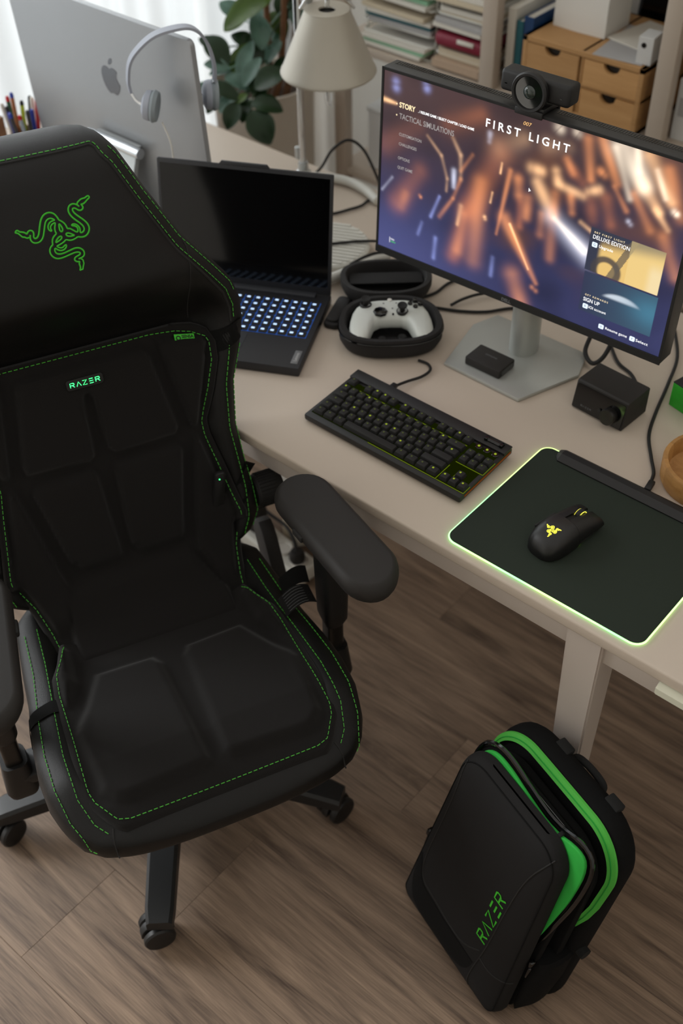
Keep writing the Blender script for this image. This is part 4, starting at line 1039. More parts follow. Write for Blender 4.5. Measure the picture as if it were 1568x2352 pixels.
# portable drive on the stand base
sd = thing('portable_drive', 'small black portable drive lying on the monitor stand base', 'drive', (-.908, .416, ZD+.0081), math.radians(0)); cam_scale(sd)
t = B(); box(t, (0, 0, .009), (.076, .05, .0175), bev=.003); obj('body', t, 'soft_black', sd)
t = B(); box(t, (.0382, 0, .009), (.0006, .036, .011)); obj('port_panel', t, 'gloss_black', sd, smooth=False)
text('lettering', 'SAMSUNG', .0055, 'grey_print', sd, Matrix.Translation((0, .004, .018)), align='CENTER', extrude=0.)

# wooden bowl
bw = thing('wooden_bowl', 'round bamboo bowl cut off by the right edge of the desk view', 'bowl', (-.457, .392, ZD)); cam_scale(bw)
for i in range(22):
    a0, a1 = 2*PI*i/22, 2*PI*(i+1)/22; g = .004; t = B(); secs = []
    for a in (a0+g*.2, (a0+a1)/2, a1-g*.2):
        secs.append([(r_*math.cos(a), r_*math.sin(a), z) for r_, z in ((.074, 0), (.078, .008), (.079, .04), (.077, .044), (.071, .044), (.069, .04), (.068, .012), (.066, .004))])
    loft(t, secs); obj('stave', t, 'bowl_wood', bw, angle=30)
t = B(); lathe(t, [(0, .004), (.068, .004), (.0685, .014), (.06, .0105), (0, .009)], 40); obj('bottom', t, 'bowl_wood', bw)
# green box
gb = thing('green_carton', 'bright green carton with black top at the right frame edge', 'carton', (-.542, .562, ZD), math.radians(-14)); cam_scale(gb)
mat('carton_green', '#2fae2c', .45, var=.12, vscale=60)
t = B(); box(t, (0, 0, .024), (.11, .09, .048), bev=.001); obj('carton_body', t, 'carton_green', gb, smooth=False)
t = B(); box(t, (.0, 0, .0495), (.1102, .0902, .002), bev=.0005); lid_ = obj('carton_top', t, 'black_matte', gb, smooth=False)
t = B(); wordmark(t, frame((-.02, -.02, .0507), (1, 0, 0), (0, 1, 0)), .009, .16); obj('lettering', t, 'light_print', lid_, smooth=False)

# ------------------------------------------------------------------ laptop
LA = math.radians(27.0); LX = Vector((math.cos(LA), math.sin(LA), 0)); LYv = Vector((-math.sin(LA), math.cos(LA), 0))
lw, ld = .345, .245
lo = Vector((-1.270, .395, ZD)) - LX*lw/2 - LYv*ld/2
lp_ = thing('laptop', 'open black laptop with dark screen and blue-lit keys', 'laptop', tuple(lo), LA); cam_scale(lp_)
mat('laptop_grey', '#33353a', .45); mat('laptop_dark', '#25262a', .5)
t = B(); box(t, (0, 0, .0105), (lw, ld, .019), bev=.003); base_ = obj('base', t, 'laptop_dark', lp_)
t = B(); box(t, (-.01, -ld/2+.052, .0202), (.12, .075, .0006)); obj('touchpad', t, 'laptop_grey', base_, smooth=False)
t = B(); box(t, (lw/2-.013, -ld/2+.032, .0204), (.013, .04, .001), bev=.0003); pl2 = obj('palm_plate', t, 'grey_print', base_, label='light grey brand plate')
text('lettering', 'Lenovo', .0085, 'light_print', pl2, frame((lw/2-.0128, -ld/2+.032, .0210), (0, 1, 0), (-1, 0, 0)), align='CENTER', extrude=0.)
t = B(); box(t, (0, ld/2-.012, .0215), (lw*.84, .018, .008), bev=.003); obj('hinge_bar', t, 'laptop_grey', lp_)
emat('blue_glow', '#3f74d8', .3); emat('blue_legend', '#bcd8ff', 1.0)
t = B(); add(t, [(x, y, .0203) for x, y in ((-lw/2+.012, -.03), (lw/2-.012, -.03), (lw/2-.012, .088), (-lw/2+.012, .088))], [(0, 1, 2, 3)]); obj('backlight', t, 'blue_glow', lp_, smooth=False)
lk = None; lleg = None; rl = random.Random(8)
for r_ in range(6):
    for c_ in range(17):
        kx_, ky_ = -lw/2+.0218+c_*.01885, -.0205+r_*.0198
        
        if lk is None:
            t = B(); prism(t, rrect(.0171, .0178, .002, 2), 0, .0018, bev=.0004, seg=1); o = obj('key', t, 'black_matte', lp_); lk = o.data
            t = B(); box(t, (-.0015, .001, .0019), (.0065, .0045, .0002)); lleg = obj('legend', t, 'blue_legend', o, smooth=False).data
        else:
            o = bpy.data.objects.new('key', lk); COL.objects.link(o); o.parent = lp_
            q = bpy.data.objects.new('legend', lleg); COL.objects.link(q); q.parent = o
        o.location = (kx_, ky_, .0204)
lt_ = math.radians(11)
LF = Matrix.Translation((0, ld/2-.008, .022)) @ Matrix.Rotation(-lt_, 4, 'X')
t = B(); box(t, (0, .003, .118), (lw, .007, .236), bev=.002); bmesh.ops.transform(t, matrix=LF, verts=t.verts); lid = obj('lid', t, 'laptop_dark', lp_)
t = B(); box(t, (0, -.0007, .122), (lw-.012, .001, .212)); bmesh.ops.transform(t, matrix=LF, verts=t.verts); obj('display', t, 'screen_off', lid, smooth=False)
t = B(); prism(t, [(-.05, 0), (.05, 0), (.044, .007), (-.044, .007)], -.003, .004, bev=.001, mat4=LF @ frame((0, .003, .235), (1, 0, 0), (0, 0, 1))); obj('camera_notch', t, 'laptop_dark', lid)
for i, yy in enumerate((.06, .03)):
    t = B(); box(t, (lw/2+.0002, yy, .011), (.0008, .014, .006)); obj('port', t, 'gloss_black', base_, smooth=False)
# ------------------------------------------------------------------ controller case with controller
CA_ = math.radians(42); cc_ = (-1.108, .377, ZD)
cs_ = thing('controller_case', 'open black zip case holding the white game controller', 'case', cc_, CA_); cam_scale(cs_)
mat('case_black', '#1c1a1a', .8, bump=.3, bscale=900); mat('case_inner', '#121112', .9)
def sup(a, b, e=2.5, n=44, sk=0.): 
    out = []
    for i in range(n):
        q = 2*PI*i/n; c_, s_ = math.cos(q), math.sin(q); x = a*abs(c_)**(2/e)*(1 if c_ > 0 else -1); y = b*abs(s_)**(2/e)*(1 if s_ > 0 else -1); out.append((x*(1-sk*y/b), y))
    return out
def tray(a, b, h, wl=.006, fl=.005, sk=.06):
    t = B(); prs = [(.80, 0), (.93, .006), (1., .02), (1., h-.004), (.985, h), (1-wl*1.4/b, h), (1-wl*1.8/b, h-.004), (1-wl*2/b, .02), (.80, fl+.002), (.5, fl)]
    loft(t, [[(x*k_, y*k_, z) for x, y in sup(a, b, sk=sk)] for k_, z in prs]); return t
obj('lower_shell', tray(.096, .077, .046), 'case_black', cs_, angle=50)
t = B(); tube(t, [(x*1.004, y*1.004, .037) for x, y in sup(.096, .077, sk=.06)], .0022, n=6, closed=True); obj('zip_band', t, 'gloss_black', cs_)
t = tray(.09, .072, .034, sk=-.06); bmesh.ops.transform(t, matrix=Matrix.Translation((0, .147, .008)) @ Matrix.Rotation(math.radians(-5), 4, 'X'), verts=t.verts); ld_ = obj('lid_shell', t, 'case_black', cs_, angle=50)
t = B(); box(t, (0, .163, .0285), (.145, .05, .0015), bev=.0005); bmesh.ops.rotate(t, cent=(0, .163, .0285), matrix=Matrix.Rotation(math.radians(-8), 3, 'X'), verts=t.verts); obj('mesh_pocket', t, 'case_inner', ld_)
t = B(); box(t, (0.0, -.046, .016), (.075, .045, .008), bev=.003); obj('insert', t, 'case_inner', cs_)
gp = thing('game_controller', 'white game controller with black thumbsticks lying in its case', 'controller', tuple(Vector(cc_)+Vector((0, 0, .02))), CA_); cam_scale(gp)
TB = [(.0, -.008, .046, .0185), (.02, -.009, .0458, .0185), (.032, -.018, .0452, .0185), (.039, -.038, .0445, .0185), (.045, -.056, .043, .0185), (.053, -.0655, .039, .018), (.062, -.067, .031, .017), (.07, -.061, .015, .0145), (.0755, -.05, -.008, .011), (.0775, -.04, -.022, .006)]
t = B(); secs = []
def gsec(x):
    ax = abs(x); lo_ = interp([(r[0], r[1]) for r in TB], ax); hi_ = interp([(r[0], r[2]) for r in TB], ax); hz = interp([(r[0], r[3]) for r in TB], ax); cy, hw = (lo_+hi_)/2, (hi_-lo_)/2
    out = []
    for i in range(26):
        q = 2*PI*i/26; c_, s_ = math.cos(q), math.sin(q); y = hw*abs(c_)**.7*(1 if c_ > 0 else -1); z = hz*abs(s_)**.75*(1 if s_ > 0 else -1)
        yy = cy+y; out.append((x, yy, .019+z+yy*.10))
    return out
for i in range(-31, 32): secs.append(gsec(i/31*.0775))
loft(t, secs); obj('shell', t, 'controller_white', gp, angle=60)
def gtop(x, y): return .019+.0182+y*.10
for (x, y) in ((-.045, .026), (.022, .005)):
    t = B(); z = gtop(x, y); lathe(t, [(0, -.004), (.0112, -.004), (.0112, .0), (.0095, .0015), (.0085, -.001), (0, -.002)], 24, Matrix.Translation((x, y, z))); st_ = obj('thumbstick', t, 'black_plastic', gp)
    t = B(); lathe(t, [(0, 0), (.005, 0), (.005, .008), (.0085, .010), (.0095, .013), (.0085, .0148), (.0055, .0138), (0, .0135)], 24, Matrix.Translation((x, y, z)) @ Matrix.Rotation(.12, 4, 'X')); obj('stick_cap', t, 'black_matte', st_)
t = B(); lathe(t, [(0, -.003), (.0135, -.003), (.0135, .0012), (.012, .0025), (.006, .0012), (0, .001)], 8, Matrix.Translation((-.019, .004, gtop(-.019, .004)))); obj('direction_pad', t, 'gloss_black', gp, angle=20)
for dx, dy in ((-.0095, 0), (.0095, 0), (0, .009), (0, -.009)):
    t = B(); x, y = .047+dx, .024+dy; lathe(t, [(0, -.003), (.0046, -.003), (.0046, .002), (.0038, .0032), (0, .0035)], 16, Matrix.Translation((x, y, gtop(x, y)))); obj('face_button', t, 'gloss_black', gp)
for x, y, r_ in ((.0, .037, .0042), (-.012, .027, .0017), (.012, .027, .0017), (.004, .012, .0017), (.0045, -.003, .0018)):
    t = B(); lathe(t, [(0, -.002), (r_, -.002), (r_, .0008), (0, .0012)], 16, Matrix.Translation((x, y, gtop(x, y)-.0004))); obj('menu_button', t, 'grey_print' if r_ < .002 and y > 0 else ('gloss_black' if y < 0 else 'white_matte'), gp)
t = B(); box(t, (.0, -.052, .028), (.038, .0055, .004), bev=.001); box(t, (-.022, -.0522, .028), (.012, .0035, .003), bev=.0006); bmesh.ops.transform(t, matrix=Matrix.Rotation(math.radians(5), 4, 'Z'), verts=t.verts); o = obj('stylus_tool', t, 'white_plastic', None); o.location = cc_; o.rotation_euler = (0, 0, CA_); tag(cam_scale(o), 'thin white stick at the front of the controller case', 'tool')
for i, x in enumerate((-.018, .02)):
    t = B(); lathe(t, [(0, 0), (.008, 0), (.0085, .004), (.007, .0065), (0, .006)], 20, Matrix.Translation((x, -.037+.005*i, .0202))); o = obj('spare_thumbstick', t, 'black_plastic'); o.location = cc_; o.rotation_euler = (0, 0, CA_); tag(cam_scale(o), ('left' if i == 0 else 'right')+' spare black thumbstick cap in front of the controller', 'stick cap', 'spare thumbstick caps')
# black pouch lying left of the case lid
t = B(); prism(t, rrect(.034, .10, .012, 4), 0, .012, bev=.004); prism(t, rrect(.026, .085, .01, 4), .012, .018, bev=.003); o = obj('black_pouch', t, 'case_black'); o.location = (-1.232, .372, ZD); o.rotation_euler = (0, 0, math.radians(22)); tag(cam_scale(o), 'flat black pouch between laptop and controller case', 'pouch')

# ------------------------------------------------------------------ white ribbed router
rt_ = thing('ribbed_router', 'round white ribbed router disc behind the laptop corner', 'router', (-1.405, .535, ZD)); cam_scale(rt_)
t = B(); lathe(t, [(0, 0), (.085, 0), (.09, .006), (.09, .014), (.086, .018), (0, .0185)], 48); obj('body', t, 'white_plastic', rt_)
for i in range(14):
    y = -.078+.012*i; hw = math.sqrt(max(.0001, .084**2-y*y)); t = B(); box(t, (0, y, .0192), (2*hw, .0075, .003), bev=.001, seg=1, ); o = obj('rib', t, 'white_plastic', rt_); o.rotation_euler = (0, 0, math.radians(25))
def conduit(name, pts, r, label):
    c_ = catmull(pts, 20); t = B(); tube(t, c_, [r*(1.0 if i % 2 else .86) for i in range(len(c_))], n=10); return tag(cam_scale(obj(name, t, 'white_plastic', angle=80)), label, 'cable sleeve')
conduit('cable_sleeve', [(-1.66, .715, .752), (-1.60, .755, .752), (-1.545, .772, .752), (-1.49, .765, .752), (-1.44, .745, .752)], .011, 'white corrugated cable sleeve along the back edge of the desk')
conduit('cable_sleeve', [(-1.325, .425, .753), (-1.312, .46, .753), (-1.302, .505, .753), (-1.295, .55, .753), (-1.28, .585, .753)], .011, 'white corrugated sleeve curling beside the ribbed router')
for nm, pts, r_, lb in (
  ('lamp_cord', [(-1.64, .765, .7445), (-1.605, .75, .78), (-1.565, .74, .835), (-1.537, .762, .858), (-1.512, .784, .834), (-1.48, .79, .78), (-1.46, .785, .746)], .0032, 'dark cord arching above the desk right of the lamp pole'),
  ('black_cable', [(-1.52, .62, .744), (-1.49, .655, .744), (-1.475, .69, .744), (-1.465, .719, .744), (-1.465, .76, .744), (-1.42, .785, .744)], .003, 'black cable crossing the desk behind the laptop screen'),
  ('black_cable', [(-1.45, .48, .763), (-1.393, .53, .764), (-1.35, .575, .765), (-1.318, .61, .76), (-1.27, .66, .746)], .003, 'black cable lying over the white ribbed router'),
  ('black_cable', [(-1.31, .50, .762), (-1.303, .54, .764), (-1.288, .57, .764), (-1.25, .60, .752), (-1.18, .64, .745)], .003, 'black cable behind the controller case lid'),
  ('black_cable', [(-1.165, .495, .744), (-1.144, .516, .744), (-1.131, .549, .744), (-1.13, .60, .744), (-1.10, .67, .744)], .003, 'short black cable leaving the case lid on its right'),
  ('black_cable', [(-1.125, .495, .744), (-1.10, .507, .744), (-1.055, .528, .744), (-1.015, .558, .744), (-.984, .599, .744), (-.94, .63, .744)], .003, 'black cable running from the controller case to behind the stand'),
  ('black_cable', [(-1.08, .53, .746), (-1.07, .56, .75), (-1.05, .60, .75), (-1.0, .66, .746)], .003, 'black cable end standing up under the monitor edge')):
    o = cable(nm, pts, r_, 'black_matte', lb); cam_scale(o)

# ------------------------------------------------------------------ all-in-one computer seen from behind
ic = thing('desktop_computer', 'silver all-in-one computer seen from behind with fruit logo', 'computer', (-1.842, .40, ZD), 0); cam_scale(ic)
IW, IH, IT = .545, .40, .0115
iti = math.atan2(.012, .242)
IF = Matrix.Translation((0, -.036, .448)) @ Matrix.Rotation(iti, 4, 'X')     # local: x right, z down from top edge, -y is the back face we see
t = B(); prism(t, rrect(IW, IH, .012, 5, 0, -IH/2), 0, IT, bev=.001, mat4=IF @ frame((0, IT, 0), (1, 0, 0), (0, 0, 1))); obj('housing', t, 'imac_silver', ic)
t = B(); box(t, (0, IT+.0006, -IH/2), (IW-.016, .001, IH-.016)); bmesh.ops.transform(t, matrix=IF, verts=t.verts); obj('display', t, 'screen_off', ic, smooth=False)
apple = [(0, .0185), (.004, .0205), (.009, .0215), (.0145, .0200), (.0185, .0165), (.0155, .0130), (.0142, .008), (.0152, .003), (.0188, -.0015), (.0205, -.003), (.0185, -.0095), (.0145, -.0165), (.010, -.0215), (.006, -.0225), (.0, -.0205), (-.006, -.0225), (-.010, -.0215), (-.0155, -.0155), (-.0195, -.006), (-.0208, .004), (-.0195, .012), (-.0155, .0185), (-.0095, .0215), (-.004, .0205)]
lf_ = [(.000, .0245), (.001, .030), (.005, .0355), (.0105, .0375), (.0105, .033), (.007, .0275)]
LGF = IF @ frame((.018, -.0004, -.142), (1, 0, 0), (0, 0, 1))
t = B(); prism(t, [(p.x*1.3, p.y*1.3) for p in smooth([(*p, 0) for p in apple], 1, True)], -.0002, .0002, mat4=LGF); prism(t, [(p.x*1.3, p.y*1.3) for p in smooth([(*p, 0) for p in lf_], 2, True)], -.0002, .0002, mat4=LGF); obj('logo', t, 'imac_logo', ic, smooth=False, label='dark grey bitten apple logo')
t = B(); secs = []
for y, z, th_ in ((-.03, .30, .012), (-.05, .215, .012), (-.075, .1, .012), (-.088, .02, .012), (-.088, .006, .012)):
    secs.append([(-.075, y-.04, z-th_*.0), (.125, y-.04, z), (.125, y-.04+th_, z), (-.075, y-.04+th_, z)])
loft(t, [[(x*.65+.0, y+.03, z*.62) for x, y, z in s_] for s_ in secs]); box(t, (.036, -.035, .004), (.13, .14, .007), bev=.002); obj('stand', t, 'alu', ic, angle=30)
t = B(); cyl(t, (-.06, -.047, .180), (.098, -.047, .180), .011, n=18); obj('hinge_bar', t, 'chrome', ic)
# headphones hanging over the corner of the computer
hp = thing('headphones', 'pale grey headphones hung over the corner of the silver computer', 'headphones', (-1.64, .36, 1.19)); cam_scale(hp)
o0 = Vector((-1.64, .36, 1.19))
band = catmull([Vector(p)-o0 for p in ((-1.679, .30, 1.088), (-1.674, .295, 1.115), (-1.662, .30, 1.155), (-1.632, .325, 1.192), (-1.605, .355, 1.205), (-1.585, .385, 1.203), (-1.578, .41, 1.175), (-1.578, .425, 1.13), (-1.585, .43, 1.09))], 8)
t = B(); L = []
for i, p in enumerate(band):
    tg_ = (band[min(i+1, len(band)-1)]-band[max(i-1, 0)]).normalized(); side = Vector((-.6, -.35, 0)); side = (Vector((1, -.55, .0)) - tg_*Vector((1, -.55, 0)).dot(tg_)).normalized(); nn = tg_.cross(side)
    w_ = .0105*(1-.35*abs(i/len(band)-.5)*2); th_ = .0025
    L.append([p+side*w_+nn*th_, p-side*w_+nn*th_, p-side*w_-nn*th_, p+side*w_-nn*th_])
loft(t, L); obj('headband', t, 'headphone_grey', hp, angle=40)
for k_, (c_, ax_, yk) in enumerate((((-1.645, .312, 1.066), (-.80, -.55, .15), (-1.679, .30, 1.088)), ((-1.60, .425, 1.06), (-.6, -.8, .1), (-1.585, .43, 1.09)))):
    c_ = Vector(c_)-o0; ax_ = -Vector(ax_).normalized(); fr = frame(c_, ax_.orthogonal(), ax_.cross(ax_.orthogonal()), ax_)
    t = B(); lathe(t, [(0, -.012), (.016, -.012), (.026, -.007), (.028, 0), (.028, .004), (0, .004)], 32, fr); cp = obj('ear_cup', t, 'headphone_grey', hp)
    t = B(); lathe(t, [(.012, .004), (.027, .004), (.030, .010), (.027, .017), (.018, .018), (.0, .012)], 32, fr); obj('ear_cushion', t, 'headphone_pad', cp)
    t = B(); tube(t, catmull([Vector(yk)-o0, (Vector(yk)-o0)*.5+c_*.5+Vector((-.006, -.004, -.004)), c_-ax_*.012], 5), .0028, n=8); obj('yoke', t, 'chrome', hp)
t = B(); tube(t, catmull([Vector(q)-o0 for q in ((-1.625, .322, 1.035), (-1.605, .32, 1.0), (-1.6, .318, .95), (-1.594, .318, .90), (-1.588, .318, .84), (-1.585, .318, .745))], 6), .0016, n=6); obj('cord', t, 'white_plastic', hp)

# ------------------------------------------------------------------ pen cup
pc = thing('pen_cup', 'pale pink cup full of pens left of the silver computer', 'cup', (-2.158, .365, ZD)); cam_scale(pc)
mat('cup_pink', '#c9ada0', .6)
t = B(); lathe(t, [(0, 0), (.032, 0), (.036, .1), (.0335, .1), (.030, .006), (0, .006)], 30); obj('cup', t, 'cup_pink', pc)
rp = random.Random(21)
pens = [('#2a3fa8', 'blue'), ('#c3202a', 'red'), ('#e6e2d8', 'white'), ('#1b1b1f', 'black'), ('#c7d836', 'yellow-green'), ('#b9754a', 'tan'), ('#2b5a3c', 'dark green'), ('#d8d4cc', 'pale grey'), ('#1f2f7a', 'navy'), ('#3b3b40', 'charcoal'), ('#9aa6b4', 'steel grey'), ('#26262a', 'jet black')]
for i, (c_, nm) in enumerate(pens):
    a = 2*PI*i/len(pens)+.3; r0 = .020; r1 = .030+.008*(i % 2); h = .145+.03*rp.random(); mname = 'pen_'+nm; mat(mname, c_, .4)
    base = Vector((r0*math.cos(a+.5), r0*math.sin(a+.5), .0075)); top_ = Vector((r1*math.cos(a), r1*math.sin(a), h)); d = (top_-base)
    pn = thing('pen', nm+' pen standing in the pink cup', 'pen', tuple(Vector((-2.158, .365, ZD))), 0, 'pens in the pink cup'); cam_scale(pn)
    t = B(); tube(t, [base, base+d*.1, base+d*.8, base+d*.82, top_-d*.02], [.001, .0042, .0045, .0048, .0046], n=10); obj('barrel', t, mname, pn)
    t = B(); tube(t, [top_-d*.02, top_+d*.02, top_+d*.05], [.0046, .0046, .003], n=10); obj('cap', t, ('pen_black', 'pen_blue', 'pen_red', mname)[i % 4] if 'pen_black' in MATS else mname, pn)
# wooden crate at the far left
cr = thing('wooden_crate', 'small brown wooden box at the far left behind the pens', 'box', (-2.33, .30, ZD), math.radians(12)); cam_scale(cr)
wood('crate_wood', '#8a6244', '#65452f', scale=(3, 20, 20), rough=.6)
for c_, s_ in (((0, -.06, .05), (.16, .01, .10)), ((0, .06, .05), (.16, .01, .10)), ((-.08, 0, .05), (.01, .13, .10)), ((.08, 0, .05), (.01, .13, .10)), ((0, 0, .004), (.16, .12, .008))):
    t = B(); box(t, c_, s_, bev=.001); obj('panel', t, 'crate_wood', cr)
t = B(); box(t, (-2.33, .30, ZD+.055), (.12, .09, .09), bev=.02, seg=3, rot=.3); tag(cam_scale(obj('white_cloth_bundle', t, 'white_matte')), 'white cloth bundle stuffed in the brown wooden box', 'cloth')

# ------------------------------------------------------------------ desk lamp
dl = thing('desk_lamp', 'aluminium desk lamp with conical shade and chrome pole', 'lamp', (-1.665, .751, ZD)); cam_scale(dl)
o0 = Vector((-1.665, .751, ZD)); sc_ = Vector((-1.575, .745, 1.006))-o0
t = B(); lathe(t, [(0, 0), (.017, 0), (.017, .008), (.012, .012), (.011, .03), (0, .03)], 32); obj('foot_clamp', t, 'alu', dl)
t = B(); cyl(t, (0, 0, .01), (0, 0, .47), .0075, n=18); obj('pole', t, 'chrome', dl)
t = B(); box(t, (-.012, -.002, .05), (.012, .012, .03), bev=.003); obj('cord_clip', t, 'alu', dl)
t = B(); lathe(t, [(.1, -.001), (.1015, .002), (.1, .006), (.097, .010), (.0475, .124), (.0465, .128), (.044, .1285), (.018, .127), (.017, .124), (.043, .123), (.0945, .009), (.097, .002)], 56, Matrix.Translation(sc_), cap0=False, cap1=False); 
sh = obj('shade', t, 'lamp_alu', dl, angle=45)
t = B(); lathe(t, [(0, 0), (.026, 0), (.03, -.03), (.022, -.055), (0, -.06)], 24, Matrix.Translation(sc_+Vector((0, 0, .12)))); obj('bulb_holder', t, 'black_matte', sh)
t = B(); tube(t, catmull([sc_+Vector((-.008, 0, .05)), sc_+Vector((-.008, .0, -.03)), sc_+Vector((-.005, 0, -.068)), sc_+Vector((0, 0, -.074)), sc_+Vector((.005, 0, -.068)), sc_+Vector((.008, 0, -.03)), sc_+Vector((.008, 0, .05))], 6), .0014, n=6); obj('handle_wire', t, 'chrome', dl)
t = B(); tube(t, catmull([(0, 0, .47), (.0, .0, .50), (.02, .0, .515), (.055, -.003, .50), (.09, -.006, .43), (.09, -.006, .397)], 6), .005, n=10); obj('arm', t, 'chrome', dl)
t = B(); cyl(t, (-.012, -.012, .425), (.012, .012, .425), .013, n=18); box(t, (.03, .0, .405), (.02, .02, .03), bev=.004); obj('joint', t, 'alu', dl)
t = B(); tube(t, catmull([sc_+Vector((-.042, -.036, .128)), sc_+Vector((-.03, -.02, .15)), sc_+Vector((0, 0, .155)), sc_+Vector((.03, .02, .15)), sc_+Vector((.042, .036, .128))], 6), .0028, n=8); obj('bracket', t, 'chrome', sh)
# ------------------------------------------------------------------ plant
pt = thing('potted_rubber_plant', 'broad-leaved rubber plant in pale planter beside the curtain', 'plant', (-2.215, 1.19, 0))
o0 = Vector((-2.215, 1.19, 0))
t = B(); lathe(t, [(0, 0), (.12, 0), (.126, .02), (.142, .655), (.144, .67), (.134, .67), (.13, .62), (0, .62)], 40); obj('planter', t, 'plant_pot', pt)
t = B(); lathe(t, [(0, .621), (.129, .621), (.1, .64), (0, .645)], 30); obj('soil', t, 'soil', pt)
for i, (a, b, c_) in enumerate((((.04, -.04, .63), (.06, -.03, .78), (.01, .0, 1.5)), ((.06, -.02, .63), (.085, .0, .8), (.06, .1, 1.5)), ((.08, .0, .63), (.11, .02, .8), (.12, .14, 1.45)), ((.03, .02, .63), (.05, .04, .8), (.1, .12, 1.5)))):
    t = B(); tube(t, catmull([a, b, c_], 8), lambda f_: .011-.005*f_, n=8); obj('stem', t, 'stem_brown', pt)
for k_, c_ in enumerate(('#24401f', '#55702a', '#6f8f80')): mat('leaf_%d' % k_, c_, .32, spec=.5, var=.18, vscale=25)
LEAVES = [(-2.165, 1.106, 0.887, -0.367, -0.84, -0.399, 0.135, 0.07, 1.0), (-2.198, 1.011, 0.808, -0.828, -0.008, 0.561, 0.085, 0.059, 0.0), (-2.198, 1.18, 0.852, -0.305, 0.64, 0.705, 0.081, 0.058, 2.0), (-2.151, 1.123, 0.833, -0.569, 0.414, 0.71, 0.086, 0.055, 2.0), (-2.16, 1.045, 0.779, -0.005, 0.789, 0.614, 0.097, 0.036, 1.0), (-2.138, 1.052, 0.782, -0.157, 0.726, 0.67, 0.102, 0.039, 2.0), (-2.177, 1.003, 0.759, -0.67, -0.734, -0.109, 0.063, 0.034, 2.0), (-2.09, 1.026, 0.774, -0.005, 0.789, 0.614, 0.079, 0.04, 2.0), (-2.123, 1.003, 0.744, -0.879, -0.296, 0.373, 0.068, 0.045, 2.0), (-2.106, 0.94, 0.748, -0.879, -0.296, 0.373, 0.084, 0.038, 0.0), (-2.023, 1.024, 0.772, 0.435, 0.831, 0.345, 0.083, 0.069, 0.0), (-2.145, 0.936, 0.713, 0.005, -0.789, -0.614, 0.068, 0.036, 0.0), (-2.065, 0.92, 0.703, 0.157, -0.726, -0.67, 0.069, 0.045, 0.0), (-1.994, 0.975, 0.727, 0.848, 0.49, -0.202, 0.078, 0.055, 0.0), (-1.977, 0.932, 0.693, 0.764, -0.138, -0.63, 0.089, 0.069, 0.0), (-2.065, 0.96, 0.734, 0.223, 0.839, 0.497, 0.031, 0.022, 1.0), (-2.116, 1.235, 0.838, 0.677, -0.281, -0.681, 0.069, 0.051, 2.0), (-2.159, 1.23, 0.864, -0.569, 0.414, 0.71, 0.069, 0.051, 0.0), (-2.239, 1.124, 0.837, -0.296, -0.843, -0.449, 0.069, 0.046, 1.0), (-2.164, 1.21, 0.794, 0.305, -0.64, -0.705, 0.059, 0.042, 2.0)]
LEAVES +=  [(-2.206, 1.118, 0.795, -0.879, -0.296, 0.373, 0.07, 0.046, 0.0), (-2.29, 1.16, 0.843, -0.867, -0.154, 0.474, 0.07, 0.049, 2.0), (-2.134, 1.155, 0.775, -0.005, 0.789, 0.614, 0.07, 0.042, 2.0), (-2.18, 0.989, 0.778, -0.825, -0.548, 0.141, 0.062, 0.034, 2.0), (-2.067, 1.018, 0.737, -0.764, 0.138, 0.63, 0.068, 0.041, 0.0), (-2.054, 0.955, 0.709, 0.305, -0.64, -0.705, 0.062, 0.038, 0.0), (-2.148, 1.104, 0.788, -0.677, 0.281, 0.681, 0.071, 0.041, 0.0), (-2.253, 1.033, 0.805, -0.879, -0.296, 0.373, 0.052, 0.034, 0.0), (-2.163, 1.211, 0.823, -0.764, 0.138, 0.63, 0.07, 0.047, 1.0), (-2.192, 0.949, 0.727, -0.561, -0.795, -0.231, 0.057, 0.034, 2.0), (-2.105, 1.159, 0.744, 0.561, 0.795, 0.231, 0.058, 0.04, 0.0), (-2.102, 0.941, 0.716, -0.148, -0.829, -0.54, 0.056, 0.038, 2.0)]
rl_ = random.Random(4)
for (x, y, z, ax, ay, az, l, w_, tn) in LEAVES:
    c_ = Vector((x, y, z))-o0; a = Vector((ax, ay, az)).normalized()
    nrm = (-fw*.75 + Vector((rl_.uniform(-.3, .3), rl_.uniform(-.3, .3), .6))); nrm = (nrm-a*nrm.dot(a)).normalized(); s_ = a.cross(nrm)
    l *= 1.12; w_ *= 1.08; t = B(); R = []
    for i in range(11):
        f_ = i/10; hw = w_/2*max(.02, math.sin(PI*min(1, f_*.97+.015)))**.72; p = c_ + a*(f_-.5)*l + nrm*(.10*l*math.sin(PI*f_)-.03*l)
        R.append([t.verts.new(p + s_*hw*q + nrm*(abs(q)**1.5)*hw*.22) for q in (-1, -.66, -.33, 0, .33, .66, 1)])
    for i in range(10):
        for j in range(6): t.faces.new((R[i][j], R[i][j+1], R[i+1][j+1], R[i+1][j]))
    bmesh.ops.solidify(t, geom=t.faces[:], thickness=.0012)
    q0 = c_-a*l*.5; hub_ = Vector((.06, -.02, max(.66, q0.z-.03)))
    tube(t, catmull([q0, q0*.6+hub_*.4+Vector((0, 0, .01)), hub_], 4), .0022, n=5)
    obj('leaf', t, 'leaf_%d' % int(tn), pt, angle=80)

